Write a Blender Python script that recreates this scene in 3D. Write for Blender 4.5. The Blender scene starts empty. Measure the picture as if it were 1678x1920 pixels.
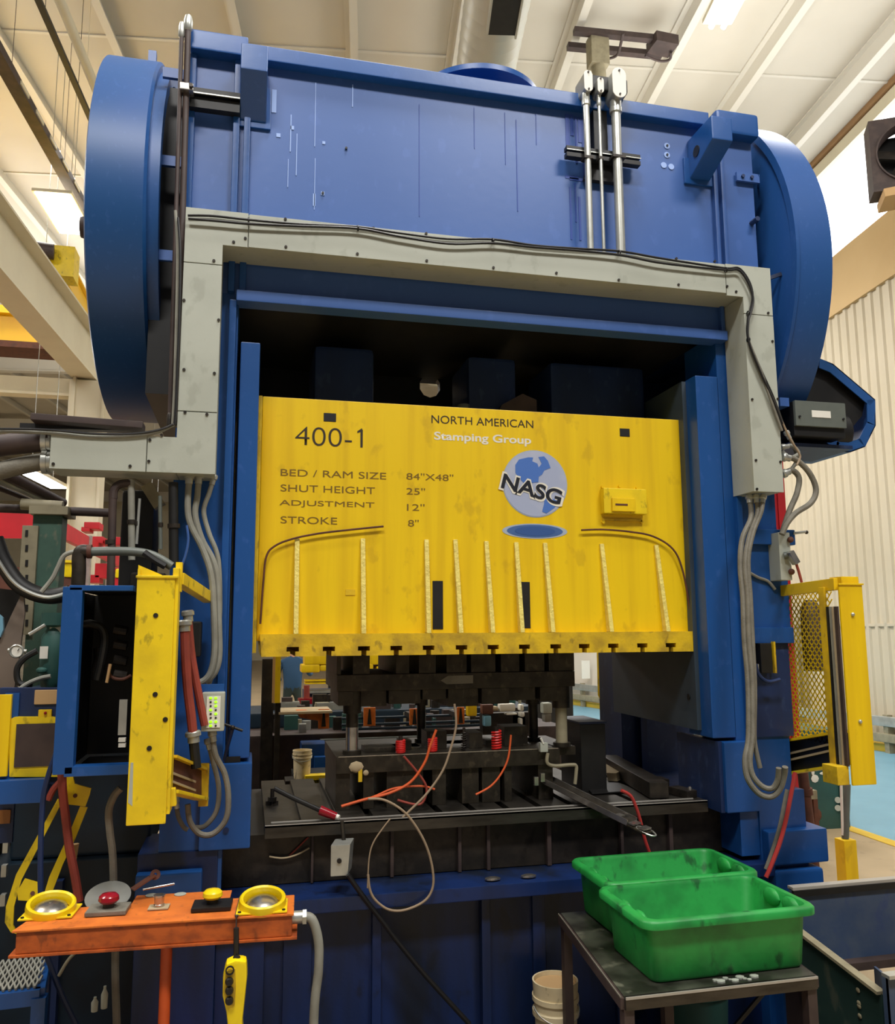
import bpy, bmesh, math, random
from mathutils import Vector, Matrix
random.seed(7)
PI = math.pi
C = bpy.context.scene.collection
# ------------------------------------------------------------------ camera
F_PX, W_PX, H_PX = 1563.17, 1678.0, 1920.0
CAM_H = 2.0
PITCH, YAW, ROLL = 0.139656817, 0.232687933, -0.00574223
def _axes():
    cp, sp, cy, sy = math.cos(PITCH), math.sin(PITCH), math.cos(YAW), math.sin(YAW)
    f = Vector((sy*cp, cy*cp, sp)); rt = Vector((cy, -sy, 0)); up = rt.cross(f)
    return rt*math.cos(ROLL)+up*math.sin(ROLL), -rt*math.sin(ROLL)+up*math.cos(ROLL), f
RT, UP, FW = _axes()
CAMP = Vector((0, 0, CAM_H))
cam = bpy.data.cameras.new('camera'); camo = bpy.data.objects.new('camera', cam); C.objects.link(camo)
cam.sensor_fit = 'HORIZONTAL'; cam.sensor_width = 36; cam.lens = F_PX/W_PX*36; cam.clip_end = 300; cam.clip_start = 0.05
camo.matrix_world = Matrix(((RT.x, UP.x, -FW.x, 0), (RT.y, UP.y, -FW.y, 0), (RT.z, UP.z, -FW.z, CAM_H), (0, 0, 0, 1)))
bpy.context.scene.camera = camo
# ------------------------------------------------------------------ world, exposure
sc = bpy.context.scene
sc.view_settings.view_transform = 'Standard'; sc.view_settings.look = 'None'
sc.view_settings.gamma = 1.0; sc.view_settings.use_curve_mapping = False
sc.view_settings.exposure = 0.0
wd = bpy.data.worlds.new('world'); sc.world = wd; wd.use_nodes = True
wd.node_tree.nodes['Background'].inputs[0].default_value = (1.0, 0.98, 0.96, 1)
wd.node_tree.nodes['Background'].inputs[1].default_value = 0.14
# real lamps of the hall (the high-bay fixtures behind and above the photographer)
def area(name, loc, to, sx, sy, w, col=(1, .97, .93)):
    l = bpy.data.lights.new(name, 'AREA'); l.shape = 'RECTANGLE'; l.size = sx; l.size_y = sy; l.energy = w; l.color = col
    o = bpy.data.objects.new(name, l); C.objects.link(o); o.location = loc
    o.rotation_euler = (Vector(to)-Vector(loc)).to_track_quat('-Z', 'Y').to_euler()
    return o
area('high_bay_lamp', (-1.5, -1.5, 9.2), (-1.5, -0.6, 0), 2.4, 1.0, 430)
area('high_bay_lamp', (3.5, -1.5, 9.2), (3.5, -0.6, 0), 2.4, 1.0, 430)
area('high_bay_lamp', (1.0, 2.2, 9.3), (1.0, 2.4, 0), 1.2, 1.2, 260)
area('high_bay_lamp', (6.2, 6.5, 9.3), (6.2, 6.6, 0), 2.4, 1.0, 190)
area('high_bay_lamp', (-5.5, 5.0, 9.2), (-5.5, 5.1, 0), 2.4, 1.0, 420)
area('high_bay_lamp', (-4.0, 14.0, 9.2), (-4.0, 14.1, 0), 3.0, 3.0, 700)
area('high_bay_lamp', (5.0, 15.0, 9.2), (5.0, 15.1, 0), 3.0, 3.0, 800)
area('high_bay_lamp', (-9.0, 26.0, 9.2), (-9.0, 26.1, 0), 4.0, 4.0, 1200)
# upward area lamps added to brighten the roof liner; no fixture hangs here
area('roof_fill', (1.5, 4.5, 8.2), (1.5, 4.6, 20), 5.0, 3.0, 240)
area('roof_fill', (6.0, 9.0, 8.2), (6.0, 9.1, 20), 3.0, 5.0, 150)
area('roof_fill', (-6.0, 8.0, 8.2), (-6.0, 8.1, 20), 4.0, 5.0, 150)
area('roof_fill', (-4.0, 20.0, 8.2), (-4.0, 20.1, 20), 8.0, 8.0, 420)
# ------------------------------------------------------------------ pixel rays -> world points
def ray(x, y): return RT*((x-W_PX/2)/F_PX) - UP*((y-H_PX/2)/F_PX) + FW
def WY(x, y, Y): d = ray(x, y); return CAMP + d*(Y/d.y)
def WZ(x, y, Z): d = ray(x, y); return CAMP + d*((Z-CAM_H)/d.z)
def WX(x, y, X): d = ray(x, y); return CAMP + d*(X/d.x)
# ------------------------------------------------------------------ materials
def lin(c):
    return tuple(((v/255)/12.92 if v/255 <= .04045 else ((v/255+.055)/1.055)**2.4) for v in c) + (1,)
MATS = {}
def mat(name, c, rough=.5, metal=0.0, c2=None, amt=.5, scale=4.0, stretch=(1, 1, 1), c3=None, amt3=.35, scale3=18, bump=0.0, bscale=60, spec=.5, coat=0.0):
    """painted / worn surface: base colour, a second colour in soft patches, a third in small sharp spots"""
    m = bpy.data.materials.new(name); m.use_nodes = True; nt = m.node_tree; n = nt.nodes; L = nt.links
    b = n['Principled BSDF']; b.inputs['Roughness'].default_value = rough; b.inputs['Metallic'].default_value = metal
    b.inputs['Specular IOR Level'].default_value = spec; b.inputs['Coat Weight'].default_value = coat
    b.inputs['Base Color'].default_value = lin(c)
    geo = n.new('ShaderNodeNewGeometry')
    def noise(sc_, st, det=4):
        mp = n.new('ShaderNodeMapping'); mp.inputs['Scale'].default_value = st; L.new(geo.outputs['Position'], mp.inputs[0])
        t = n.new('ShaderNodeTexNoise'); t.inputs['Scale'].default_value = sc_; t.inputs['Detail'].default_value = det; L.new(mp.outputs[0], t.inputs[0]); return t
    last = None
    def layer(colr, a, sc_, st, lo, hi, prev):
        t = noise(sc_, st); r = n.new('ShaderNodeMapRange'); r.inputs[1].default_value = lo; r.inputs[2].default_value = hi
        r.inputs[3].default_value = 0; r.inputs[4].default_value = a; L.new(t.outputs[0], r.inputs[0])
        mx = n.new('ShaderNodeMix'); mx.data_type = 'RGBA'; L.new(r.outputs[0], mx.inputs[0])
        if prev: L.new(prev, mx.inputs[6])
        else: mx.inputs[6].default_value = lin(c)
        mx.inputs[7].default_value = lin(colr); return mx.outputs[2]
    if c2: last = layer(c2, amt, scale, stretch, .42, .68, last)
    if c3: last = layer(c3, amt3, scale3, (1, 1, .6), .60, .68, last)
    if last: L.new(last, b.inputs['Base Color'])
    if bump:
        t = noise(bscale, (1, 1, 1), 3); bp = n.new('ShaderNodeBump'); bp.inputs['Strength'].default_value = bump; bp.inputs['Distance'].default_value = .01
        L.new(t.outputs[0], bp.inputs['Height']); L.new(bp.outputs[0], b.inputs['Normal'])
    MATS[name] = m; return m
def emit(name, c, s):
    m = bpy.data.materials.new(name); m.use_nodes = True; b = m.node_tree.nodes['Principled BSDF']
    b.inputs['Base Color'].default_value = lin(c); b.inputs['Emission Color'].default_value = lin(c); b.inputs['Emission Strength'].default_value = s
    MATS[name] = m; return m
mat('blue', (22, 74, 138), .36, c2=(30, 84, 154), amt=.6, scale=1.6, stretch=(1, 1, .3), c3=(80, 116, 196), amt3=.12, scale3=26, bump=.05, bscale=30)
mat('blue_lit', (56, 92, 156), .40, c2=(48, 84, 148), amt=.6, scale=1.3, stretch=(1, 1, .25), c3=(90, 122, 200), amt3=.12, scale3=14, bump=.04, bscale=20)  # press blue lightened: the bright ceiling's reflection is put into the colour
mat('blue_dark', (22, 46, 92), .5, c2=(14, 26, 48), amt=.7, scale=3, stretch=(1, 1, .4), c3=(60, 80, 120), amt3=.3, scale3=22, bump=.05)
mat('teal_dark', (16, 40, 56), .5, c2=(10, 18, 26), amt=.7, scale=4)
mat('liner', (58, 70, 80), .5, c2=(40, 52, 64), amt=.5, scale=5)
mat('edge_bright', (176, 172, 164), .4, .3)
mat('blue_oily', (14, 40, 90), .42, c2=(12, 22, 34), amt=.9, scale=3.4, stretch=(1.4, 1, .25), c3=(10, 18, 30), amt3=.6, scale3=9, bump=.05)
mat('wheel_blue', (24, 76, 134), .42, c2=(40, 78, 150), amt=.5, scale=1.2, stretch=(1, 1, .5), c3=(80, 116, 190), amt3=.12, scale3=40)
mat('yellow', (240, 202, 10), .42, c2=(212, 168, 12), amt=.5, scale=3.0, stretch=(5, 1, .25), c3=(176, 134, 26), amt3=.3, scale3=12, bump=.04, bscale=40)
mat('yellow_dirty', (222, 184, 24), .55, c2=(150, 120, 36), amt=.75, scale=9, c3=(96, 78, 34), amt3=.5, scale3=22, bump=.15, bscale=60)
mat('yellow_weld', (240, 222, 120), .5, c2=(206, 184, 96), amt=.6, scale=30, bump=.5, bscale=70)
mat('yellow_post', (240, 208, 20), .45, c2=(206, 176, 28), amt=.6, scale=7, c3=(120, 104, 30), amt3=.55, scale3=24, bump=.05)
mat('trough_grey', (172, 176, 164), .5, c2=(156, 160, 148), amt=.5, scale=4, c3=(120, 122, 108), amt3=.25, scale3=14, bump=.03)
mat('seam', (40, 42, 38), .8)
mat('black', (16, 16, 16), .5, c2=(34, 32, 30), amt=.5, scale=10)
mat('iron', (44, 40, 36), .45, .5, c2=(70, 62, 54), amt=.7, scale=12, c3=(24, 20, 16), amt3=.5, bump=.1)
mat('die_steel', (62, 56, 46), .48, .55, c2=(34, 30, 24), amt=.8, scale=14, c3=(96, 86, 70), amt3=.4, scale3=30, bump=.12)
mat('bright_steel', (190, 186, 180), .25, .9, c2=(120, 112, 100), amt=.5, scale=20)
mat('bolster_steel', (76, 72, 66), .38, .7, c2=(46, 42, 36), amt=.7, scale=10, stretch=(.5, 1, 2), bump=.06)
mat('galv', (188, 190, 184), .35, .6, c2=(150, 150, 142), amt=.5, scale=8)
mat('hose_grey', (120, 116, 104), .6, c2=(84, 80, 70), amt=.5, scale=18, bump=.2, bscale=140)
mat('hose_light', (142, 142, 132), .55, c2=(110, 108, 98), amt=.5, scale=12)
mat('cable_black', (22, 22, 24), .4)
mat('hose_red', (150, 62, 48), .6, c2=(110, 44, 36), amt=.5, scale=12)
mat('red', (200, 34, 44), .45, c2=(168, 28, 36), amt=.5, scale=3)
mat('hose_orange', (214, 92, 44), .45)
mat('wire_tan', (150, 130, 106), .5)
mat('orange', (192, 92, 34), .55, c2=(128, 56, 24), amt=.9, scale=14, stretch=(1, 1, 1.6), c3=(90, 48, 28), amt3=.5, scale3=30, bump=.06)
mat('orange_top', (218, 118, 44), .5, c2=(184, 92, 38), amt=.7, scale=14, c3=(120, 66, 36), amt3=.4, scale3=34)
mat('orange_pipe', (206, 84, 32), .45, c2=(170, 66, 28), amt=.5, scale=8)
mat('button_yellow', (244, 214, 20), .3, c2=(222, 190, 20), amt=.4, scale=20)
mat('button_red', (140, 20, 34), .18)
mat('green', (34, 150, 66), .45, c2=(18, 104, 44), amt=.8, scale=7, c3=(12, 60, 30), amt3=.75, scale3=13, bump=.06, bscale=40)
mat('bucket_white', (226, 210, 172), .5, c2=(196, 176, 134), amt=.5, scale=9, c3=(70, 58, 44), amt3=.6, scale3=24)
mat('cream', (214, 206, 180), .55, c2=(200, 190, 164), amt=.4, scale=2)
mat('ceil', (200, 195, 182), .9, c2=(184, 178, 164), amt=.6, scale=.5, bump=.1, bscale=2)
mat('purlin', (206, 202, 190), .5)
mat('wallm', (206, 195, 172), .6, c2=(190, 178, 152), amt=.5, scale=.6)
mat('floor_m', (176, 156, 124), .5, c2=(152, 134, 106), amt=.6, scale=1.2, c3=(120, 104, 84), amt3=.3, scale3=6)
mat('floor_blue', (116, 166, 190), .4, c2=(104, 152, 178), amt=.5, scale=2)
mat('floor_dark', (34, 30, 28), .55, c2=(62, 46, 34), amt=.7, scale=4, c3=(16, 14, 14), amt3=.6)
mat('curb', (226, 190, 60), .5, c2=(200, 166, 60), amt=.5, scale=4)
mat('crane_yellow', (246, 196, 14), .4)
mat('teal', (44, 84, 78), .5, c2=(34, 66, 62), amt=.6, scale=4, c3=(110, 66, 44), amt3=.4, scale3=5)
mat('bin_blue', (56, 74, 104), .5, c2=(78, 90, 108), amt=.8, scale=7, c3=(40, 60, 110), amt3=.5, scale3=9, bump=.04)
mat('bin_green', (34, 58, 54), .55, c2=(48, 70, 62), amt=.6, scale=5, c3=(120, 116, 96), amt3=.25, scale3=8)
mat('rust', (98, 56, 40), .7, c2=(70, 42, 34), amt=.7, scale=14)
mat('brown_dark', (58, 46, 44), .6, c2=(84, 68, 62), amt=.5, scale=8)
mat('motor_grey', (96, 102, 96), .45, c2=(80, 86, 80), amt=.4, scale=10)
mat('label_white', (228, 226, 216), .6)
mat('tan', (196, 160, 112), .8)
mat('teal_shirt', (28, 66, 100), .8); mat('trouser', (34, 48, 48), .85); mat('skin', (190, 140, 110), .6); mat('hair', (28, 22, 20), .8)
mat('mud_board', (120, 106, 94), .6, c2=(84, 76, 70), amt=.6, scale=6)
mat('green_post', (70, 102, 88), .55, c2=(52, 78, 68), amt=.6, scale=10, c3=(140, 130, 110), amt3=.4)
mat('khaki', (150, 142, 116), .6, c2=(110, 104, 84), amt=.5, scale=12)
mat('hose_bright', (172, 50, 46), .5)
mat('spring_red', (206, 34, 30), .4)
mat('rag', (178, 160, 128), .9)
mat('amber', (150, 96, 44), .5)
mat('text_black', (46, 34, 18), .6); mat('text_brown', (120, 92, 10), .6); mat('text_white', (232, 228, 214), .5)
mat('logo_sea', (168, 178, 206), .45, c2=(196, 200, 214), amt=.8, scale=5); mat('logo_land', (76, 118, 196), .45); mat('logo_ink', (24, 28, 40), .45)
mat('logo_shadow', (70, 104, 160), .5, c2=(60, 92, 150), amt=.5, scale=30); mat('logo_shadow_pale', (168, 180, 196), .5)
emit('lamp', (255, 250, 236), 14); emit('lamp_far', (246, 250, 255), 10); emit('daylight', (250, 252, 255), 2.6); emit('led_green', (150, 240, 20), 1.1)
# ------------------------------------------------------------------ mesh builder
OFF = {}
class MB:
    def __init__(s): s.v = []; s.f = []
    def add(s, vs, fs):
        o = len(s.v); s.v += [Vector(v) for v in vs]; s.f += [tuple(i+o for i in f) for f in fs]; return s
    def box(s, x0, x1, y0, y1, z0, z1):
        return s.add([(x, y, z) for x in (x0, x1) for y in (y0, y1) for z in (z0, z1)],
                     [(0, 1, 3, 2), (4, 6, 7, 5), (0, 4, 5, 1), (2, 3, 7, 6), (0, 2, 6, 4), (1, 5, 7, 3)])
    def obox(s, c, ax, ay, az):            # centre and three half-axis vectors
        c, ax, ay, az = map(Vector, (c, ax, ay, az))
        return s.add([c+i*ax+j*ay+k*az for i in (-1, 1) for j in (-1, 1) for k in (-1, 1)],
                     [(0, 1, 3, 2), (4, 6, 7, 5), (0, 4, 5, 1), (2, 3, 7, 6), (0, 2, 6, 4), (1, 5, 7, 3)])
    def beam(s, a, b, w, h, up=(0, 0, 1)):  # bar of w x h from a to b
        a, b = Vector(a), Vector(b); d = (b-a); dn = d.normalized(); u = Vector(up); sd = dn.cross(u)
        if sd.length < 1e-4: sd = dn.cross(Vector((0, 1, 0)))
        sd.normalize(); u = sd.cross(dn)
        return s.obox((a+b)/2, d/2, sd*w/2, u*h/2)
    def prism(s, pts, off):
        pts = [Vector(p) for p in pts]; off = Vector(off); n = len(pts)
        return s.add(pts+[p+off for p in pts], [tuple(range(n)), tuple(range(2*n-1, n-1, -1))]+[(i, i+n, (i+1) % n+n, (i+1) % n) for i in range(n)])
    def cyl(s, a, b, r, r2=None, n=16):
        a, b = Vector(a), Vector(b); r2 = r if r2 is None else r2; d = (b-a).normalized()
        u = d.orthogonal().normalized(); w = d.cross(u); vs = []
        for c, q in ((a, r), (b, r2)): vs += [c+(u*math.cos(2*PI*i/n)+w*math.sin(2*PI*i/n))*q for i in range(n)]
        return s.add(vs, [tuple(range(n-1, -1, -1)), tuple(range(n, 2*n))]+[(i, (i+1) % n, (i+1) % n+n, i+n) for i in range(n)])
    def lathe(s, o, axis, prof, n=32):     # prof: (radius, height) pairs
        o = Vector(o); d = Vector(axis).normalized(); u = d.orthogonal().normalized(); w = d.cross(u); vs = []; fs = []
        for r, h in prof: vs += [o+d*h+(u*math.cos(2*PI*i/n)+w*math.sin(2*PI*i/n))*max(r, 1e-5) for i in range(n)]
        for k in range(len(prof)-1): fs += [(k*n+i, k*n+(i+1) % n, (k+1)*n+(i+1) % n, (k+1)*n+i) for i in range(n)]
        return s.add(vs, fs)
    def tube(s, pts, r, n=8, sub=6, spline=True):
        P = [Vector(p) for p in pts]
        if spline and len(P) > 2:
            Q = []
            for i in range(len(P)-1):
                p0 = P[max(i-1, 0)]; p1 = P[i]; p2 = P[i+1]; p3 = P[min(i+2, len(P)-1)]
                for k in range(sub):
                    t = k/sub; Q.append(.5*((2*p1)+(p2-p0)*t+(2*p0-5*p1+4*p2-p3)*t*t+(3*p1-p0-3*p2+p3)*t**3))
            Q.append(P[-1]); P = Q
        m = len(P); vs = []; u = None
        for i, p in enumerate(P):
            d = (P[min(i+1, m-1)]-P[max(i-1, 0)])
            d = d.normalized() if d.length > 1e-9 else Vector((0, 0, 1))
            if u is None: u = d.orthogonal().normalized()
            else:
                u = u-d*u.dot(d); u = u.normalized() if u.length > 1e-6 else d.orthogonal().normalized()
            w = d.cross(u); vs += [p+(u*math.cos(2*PI*k/n)+w*math.sin(2*PI*k/n))*r for k in range(n)]
        fs = [(i*n+k, i*n+(k+1) % n, (i+1)*n+(k+1) % n, (i+1)*n+k) for i in range(m-1) for k in range(n)]
        return s.add(vs, fs+[tuple(range(n-1, -1, -1)), tuple(range((m-1)*n, m*n))])
    def ball(s, c, r, n=14, sc=(1, 1, 1)):
        c = Vector(c); vs = []; m = n//2
        for i in range(m+1):
            a = PI*i/m; vs += [c+Vector((math.sin(a)*math.cos(2*PI*k/n)*r*sc[0], math.sin(a)*math.sin(2*PI*k/n)*r*sc[1], math.cos(a)*r*sc[2])) for k in range(n)]
        return s.add(vs, [(i*n+k, (i+1)*n+k, (i+1)*n+(k+1) % n, i*n+(k+1) % n) for i in range(m) for k in range(n)])
    def helix(s, a, b, R, r, turns, n=6, seg=14):
        a, b = Vector(a), Vector(b); d = b-a; dn = d.normalized(); u = dn.orthogonal().normalized(); w = dn.cross(u); N = int(turns*seg)
        return s.tube([a+d*(i/N)+(u*math.cos(2*PI*i/seg)+w*math.sin(2*PI*i/seg))*R for i in range(N+1)], r, n, spline=False)
    def build(s, name, m, parent=None, bevel=0, ang=35, kind=None, label=None):
        off = OFF.get(parent.name, Vector()) if parent else Vector()
        me = bpy.data.meshes.new(name); me.from_pydata([v-off for v in s.v], [], s.f)
        bm = bmesh.new(); bm.from_mesh(me); bmesh.ops.remove_doubles(bm, verts=bm.verts, dist=1e-6)
        bmesh.ops.recalc_face_normals(bm, faces=bm.faces)
        if bevel: bmesh.ops.bevel(bm, geom=[e for e in bm.edges if len(e.link_faces) == 2 and e.calc_face_angle(0) > .6], offset=bevel, segments=2, affect='EDGES', profile=.6, clamp_overlap=True)
        bm.to_mesh(me); bm.free()
        me.materials.append(MATS[m] if isinstance(m, str) else m)
        me.shade_smooth(); me.set_sharp_from_angle(angle=math.radians(ang))
        o = bpy.data.objects.new(name, me); C.objects.link(o)
        if bevel: o.modifiers.new('normals', 'WEIGHTED_NORMAL').keep_sharp = True
        if parent: o.parent = parent; OFF[o.name] = off
        if kind: o['kind'] = kind
        if label: o['label'] = label
        return o
def thing(name, label, cat, loc=(0, 0, 0), group=None):
    o = bpy.data.objects.new(name, None); C.objects.link(o); o.location = loc; o.empty_display_size = .1
    OFF[o.name] = Vector(loc); o['label'] = label; o['category'] = cat
    if group: o['group'] = group
    return o
def tag(o, label, cat, group=None, kind=None):
    o['label'] = label; o['category'] = cat
    if group: o['group'] = group
    if kind: o['kind'] = kind
    return o
def fb(mb, x0, y0, x1, y1, Y, dep):        # axis-aligned box whose front face (at depth Y) spans these picture corners
    a, b = WY(x0, y0, Y), WY(x1, y1, Y)
    return mb.box(min(a.x, b.x), max(a.x, b.x), Y, Y+dep, min(a.z, b.z), max(a.z, b.z))
def one(name, m, *boxes, parent=None, **k):
    mb = MB()
    for b in boxes: mb.box(*b)
    return mb.build(name, m, parent, **k)
def fone(name, m, x0, y0, x1, y1, Y, dep, parent=None, **k): return fb(MB(), x0, y0, x1, y1, Y, dep).build(name, m, parent, **k)
def pts(Y, *xy): return [WY(x, y, Y) for x, y in xy]
def copyto(o, parent=None):
    c = o.copy(); C.objects.link(c)
    if parent: c.parent = parent
    return c
def text(name, s, x, z, Y, height, width, m, parent, bold=0.0, shear=0, rot=0, spacing=1.0):
    cu = bpy.data.curves.new(name, 'FONT'); cu.body = s; cu.size = 1; cu.extrude = .0; cu.offset = bold; cu.space_character = spacing; cu.shear = shear; cu.align_x = 'LEFT'
    o = bpy.data.objects.new(name, cu); C.objects.link(o); bpy.context.view_layer.update()
    me = bpy.data.meshes.new_from_object(o.evaluated_get(bpy.context.evaluated_depsgraph_get())); bpy.data.objects.remove(o)
    xs = [v.co.x for v in me.vertices]; ys = [v.co.y for v in me.vertices]; ax, bx, ay, by = min(xs), max(xs), min(ys), max(ys)
    off = OFF.get(parent.name, Vector()); cr, sr = math.cos(rot), math.sin(rot)
    for v in me.vertices:
        px = (v.co.x-ax)/(bx-ax)*width; pz = (v.co.y-ay)/(by-ay)*height
        v.co = Vector((x+px*cr-pz*sr, Y, z+px*sr+pz*cr))-off
    me.materials.append(MATS[m]); r = bpy.data.objects.new(name, me); C.objects.link(r); r.parent = parent; return r
# ================================================================== THE SETTING
def struct(o): o['kind'] = 'structure'; return o
DW = ray(690, 1180); DW.z = 0; DW.normalize()          # direction of the building bays
NW = Vector((DW.y, -DW.x, 0))                           # out through the right wall
WB = WZ(1660, 1407, 0)
ROOF = 10.75
def wp(s, z, out=0): return WB+DW*s+NW*out+Vector((0, 0, z))
struct(one('floor', 'floor_m', (-30, 16, -6, 60, -.1, 0)))
a1, a2 = WZ(1600, 1556, 0), WZ(1678, 1583, 0); dl = (a1-a2).normalized()
b1, b2 = WZ(1660, 1407, 0), WZ(1075, 1320, 0); db = (b2-b1).normalized()
N0, N1 = a2-dl*5, a1+dl*26; B0, B1 = b1-db*7, b2+db*6
struct(MB().prism([N0, N1, B1, B0], (0, 0, .004)).build('floor', 'floor_blue'))
struct(MB().beam(N0+Vector((0, 0, .004)), N1+Vector((0, 0, .004)), .14, .006).build('trim_1', 'curb'))
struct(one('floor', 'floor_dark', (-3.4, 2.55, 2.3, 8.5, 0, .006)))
# corrugated right wall, smooth liner above, window strip under the eave
def wall_strip(name, m, s0, s1, z0, z1, rib=0, out=0):
    mb = MB(); prof = []
    s = s0
    if rib:
        while s < s1:
            for ds, o in ((0, 0), (rib*.5, 0), (rib*.6, -.035), (rib*.9, -.035)): prof.append((s+ds, o))
            s += rib
    prof += [(s1, 0)] if rib else [(s0, 0), (s1, 0)]
    n = len(prof)
    vs = [wp(a, z0, o+out) for a, o in prof]+[wp(a, z1, o+out) for a, o in prof]+[wp(s0, z0, .12), wp(s1, z0, .12), wp(s0, z1, .12), wp(s1, z1, .12)]
    fs = [(i, i+1, n+i+1, n+i) for i in range(n-1)]+[(2*n, 2*n+1, 2*n+3, 2*n+2)]
    mb.add(vs, fs); return struct(mb.build(name, m, ang=20))
wall_strip('wall_right', 'wallm', -10, 46, 0, 7.7, .25)
mb = MB()                                               # sagging insulation liner, three gathered folds
for i in range(28):
    s0 = -10+i*2; o = -.03-.05*abs(math.sin(i*1.7))
    mb.prism([wp(s0, 7.6, o), wp(s0+2, 7.6, -.03-.05*abs(math.sin((i+1)*1.7))), wp(s0+2, 8.7+.05*math.sin(i*2.3), -.02), wp(s0, 8.7+.05*math.sin(i*2.3-2.3), -.02)], NW*.08)
struct(mb.build('wall_right', 'tan_liner' if 'tan_liner' in MATS else mat('tan_liner', (212, 182, 134), .8, c2=(200, 168, 118), amt=.5, scale=.8)))
struct(MB().prism([wp(-10, 8.6, .04), wp(46, 8.6, .04), wp(46, 10.42, .04), wp(-10, 10.42, .04)], NW*.03).build('window_1', 'daylight'))
struct(MB().beam(wp(-10, 10.52, .0), wp(46, 10.52, .0), .12, .22).build('trim_2', 'cream'))
struct(MB().beam(wp(-10, 10.70, -.06), wp(46, 10.70, -.06), .1, .10).build('trim_3', mat('eave_brown', (150, 116, 78), .7)))
struct(MB().beam(wp(-10, 2.03, -.01), wp(46, 2.03, -.01), .05, .05).build('trim_4', 'wallm'))
struct(one('wall_left', 'wallm', (-24.2, -24, -6, 60, 0, ROOF)))
struct(one('wall_back', 'cream', (-24, 20, 58, 58.2, 0, ROOF)))
# low partition with guard rail seen through the press
pz0, pz1 = WZ(1000, 1309, 0), WZ(1462, 1377, 0)
pn = Vector((0, 0, 1)).cross((pz1-pz0).normalized())
part = struct(MB().beam(pz0+Vector((0, 0, 1.5)), pz1+Vector((0, 0, 1.5)), .1, 3.0).build('wall_partition', mat('part_white', (222, 214, 200), .6)))
struct(MB().beam(b1-db*2+Vector((0, 0, .06)), B1+Vector((0, 0, .06)), .3, .12).build('trim_5', 'curb'))
rail = thing('guard_rail', 'grey steel guard rail running low along the far wall', 'guard rail', b1)
for z, h in ((.50, .16), (.24, .14)): MB().beam(b1-db*3+Vector((-.25, -.1, z)), b2+db*2+Vector((-.25, -.1, z)), .06, h).build('rail', 'khaki' if z < .4 else 'galv', rail, bevel=.02)
for k in range(9):
    p = b1-db*2+db*k*1.8+Vector((-.2, -.1, 0)); MB().beam(p, p+Vector((0, 0, .6)), .1, .1, up=(0, 1, 0)).build('post', 'khaki', rail)
pp = WZ(1092, 1268, 1.0); nt = thing('wall_notice', 'white paper notice on pale partition seen right of the die', 'notice', pp)
g0 = WY(1082, 1238, 20.6); g1 = WY(1098, 1271, 20.6)
OFFN = Vector((0, -.1, 0)); MB().box(g0.x, g1.x, 20.3, 20.32, g1.z, g0.z).build('sheet', 'label_white', nt)
# ceiling, purlins and rafters
ce = struct(MB().prism([wp(-14, ROOF, .1), wp(48, ROOF, .1), wp(48, ROOF, -36), wp(-14, ROOF, -36)], (0, 0, .1)).build('ceiling', 'ceil'))
PS = []
x0s = [187, 433, 657, 863, 1087, 1300, 1490]
p0 = WZ(657, 0, ROOF); base_o = (p0-WB).dot(NW)
offs = [(WZ(x, 0, ROOF)-WB).dot(NW) for x in x0s]
step = (offs[-1]-offs[0])/6
offs = [offs[0]-step*k for k in range(1, 19)]+offs+[-.9]
def pur(o, s0, s1):
    mb = MB(); a = wp(s0, ROOF-.13, o); b = wp(s1, ROOF-.13, o)
    mb.beam(a, b, .03, .26); mb.beam(wp(s0, ROOF-.25, o+.045), wp(s1, ROOF-.25, o+.045), .11, .022); mb.beam(wp(s0, ROOF-.02, o-.04), wp(s1, ROOF-.02, o-.04), .11, .03)
    return mb.build('purlin', 'purlin', ce)
for o in offs:
    if o < .05: pur(o, -13, 46)
for k, s in enumerate((4.1, 12.5, 21, 30, 39)):          # rafters across the bays
    mb = MB(); mb.beam(wp(s, ROOF-.55, .0), wp(s, ROOF-.55, -34), .03, .62); mb.beam(wp(s, ROOF-.86, 0), wp(s, ROOF-.86, -34), .26, .03)
    if k: mb.build('rafter', 'purlin', ce)
for s in (-1.6, 2.4, 8, 16): MB().beam(wp(s, ROOF-.012, 0), wp(s, ROOF-.012, -34), .05, .02).build('seam_strip', 'purlin', ce)
# ================================================================== THE PRESS
P = thing('stamping_press', 'huge blue straight-side stamping press with yellow slide plate marked 400-1', 'press', (1.15, 4.4, 0))
YF = 3.8
# crown
fone('crown_front', 'blue_lit', 452, 118, 1338, 560, YF, .06, P) if 0 else one('crown_front', 'blue_lit', (-.335, 2.645, 3.80, 3.86, 3.54, 4.76), parent=P)
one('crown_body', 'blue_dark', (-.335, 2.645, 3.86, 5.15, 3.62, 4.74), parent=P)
one('crown_top_flange', 'blue', (.0, 2.36, 3.745, 5.2, 4.70, 4.775), parent=P, bevel=.006)
one('crown_bottom_flange', 'blue_lit', (-.095, 2.40, 3.74, 3.84, 3.487, 3.54), parent=P, bevel=.006)
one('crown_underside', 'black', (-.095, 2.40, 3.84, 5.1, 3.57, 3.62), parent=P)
one('crown_top_band', 'blue', (-.34, -.075, 3.735, 5.2, 4.70, 4.80), parent=P, bevel=.01)
one('crown_top_band', 'blue', (2.40, 2.66, 3.735, 5.2, 4.665, 4.80), parent=P, bevel=.02)
for x in (-.135, -.085): one('seam_rib', 'blue', (x, x+.03, 3.77, 3.81, 3.54, 4.70), parent=P, bevel=.006)
for x in (2.385, 2.43): one('seam_rib', 'blue_lit', (x, x+.022, 3.77, 3.81, 3.54, 4.66), parent=P, bevel=.005)
one('crown_edge_strip', 'blue', (-.34, -.31, 3.77, 3.81, 3.54, 4.70), parent=P, bevel=.006)
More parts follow.
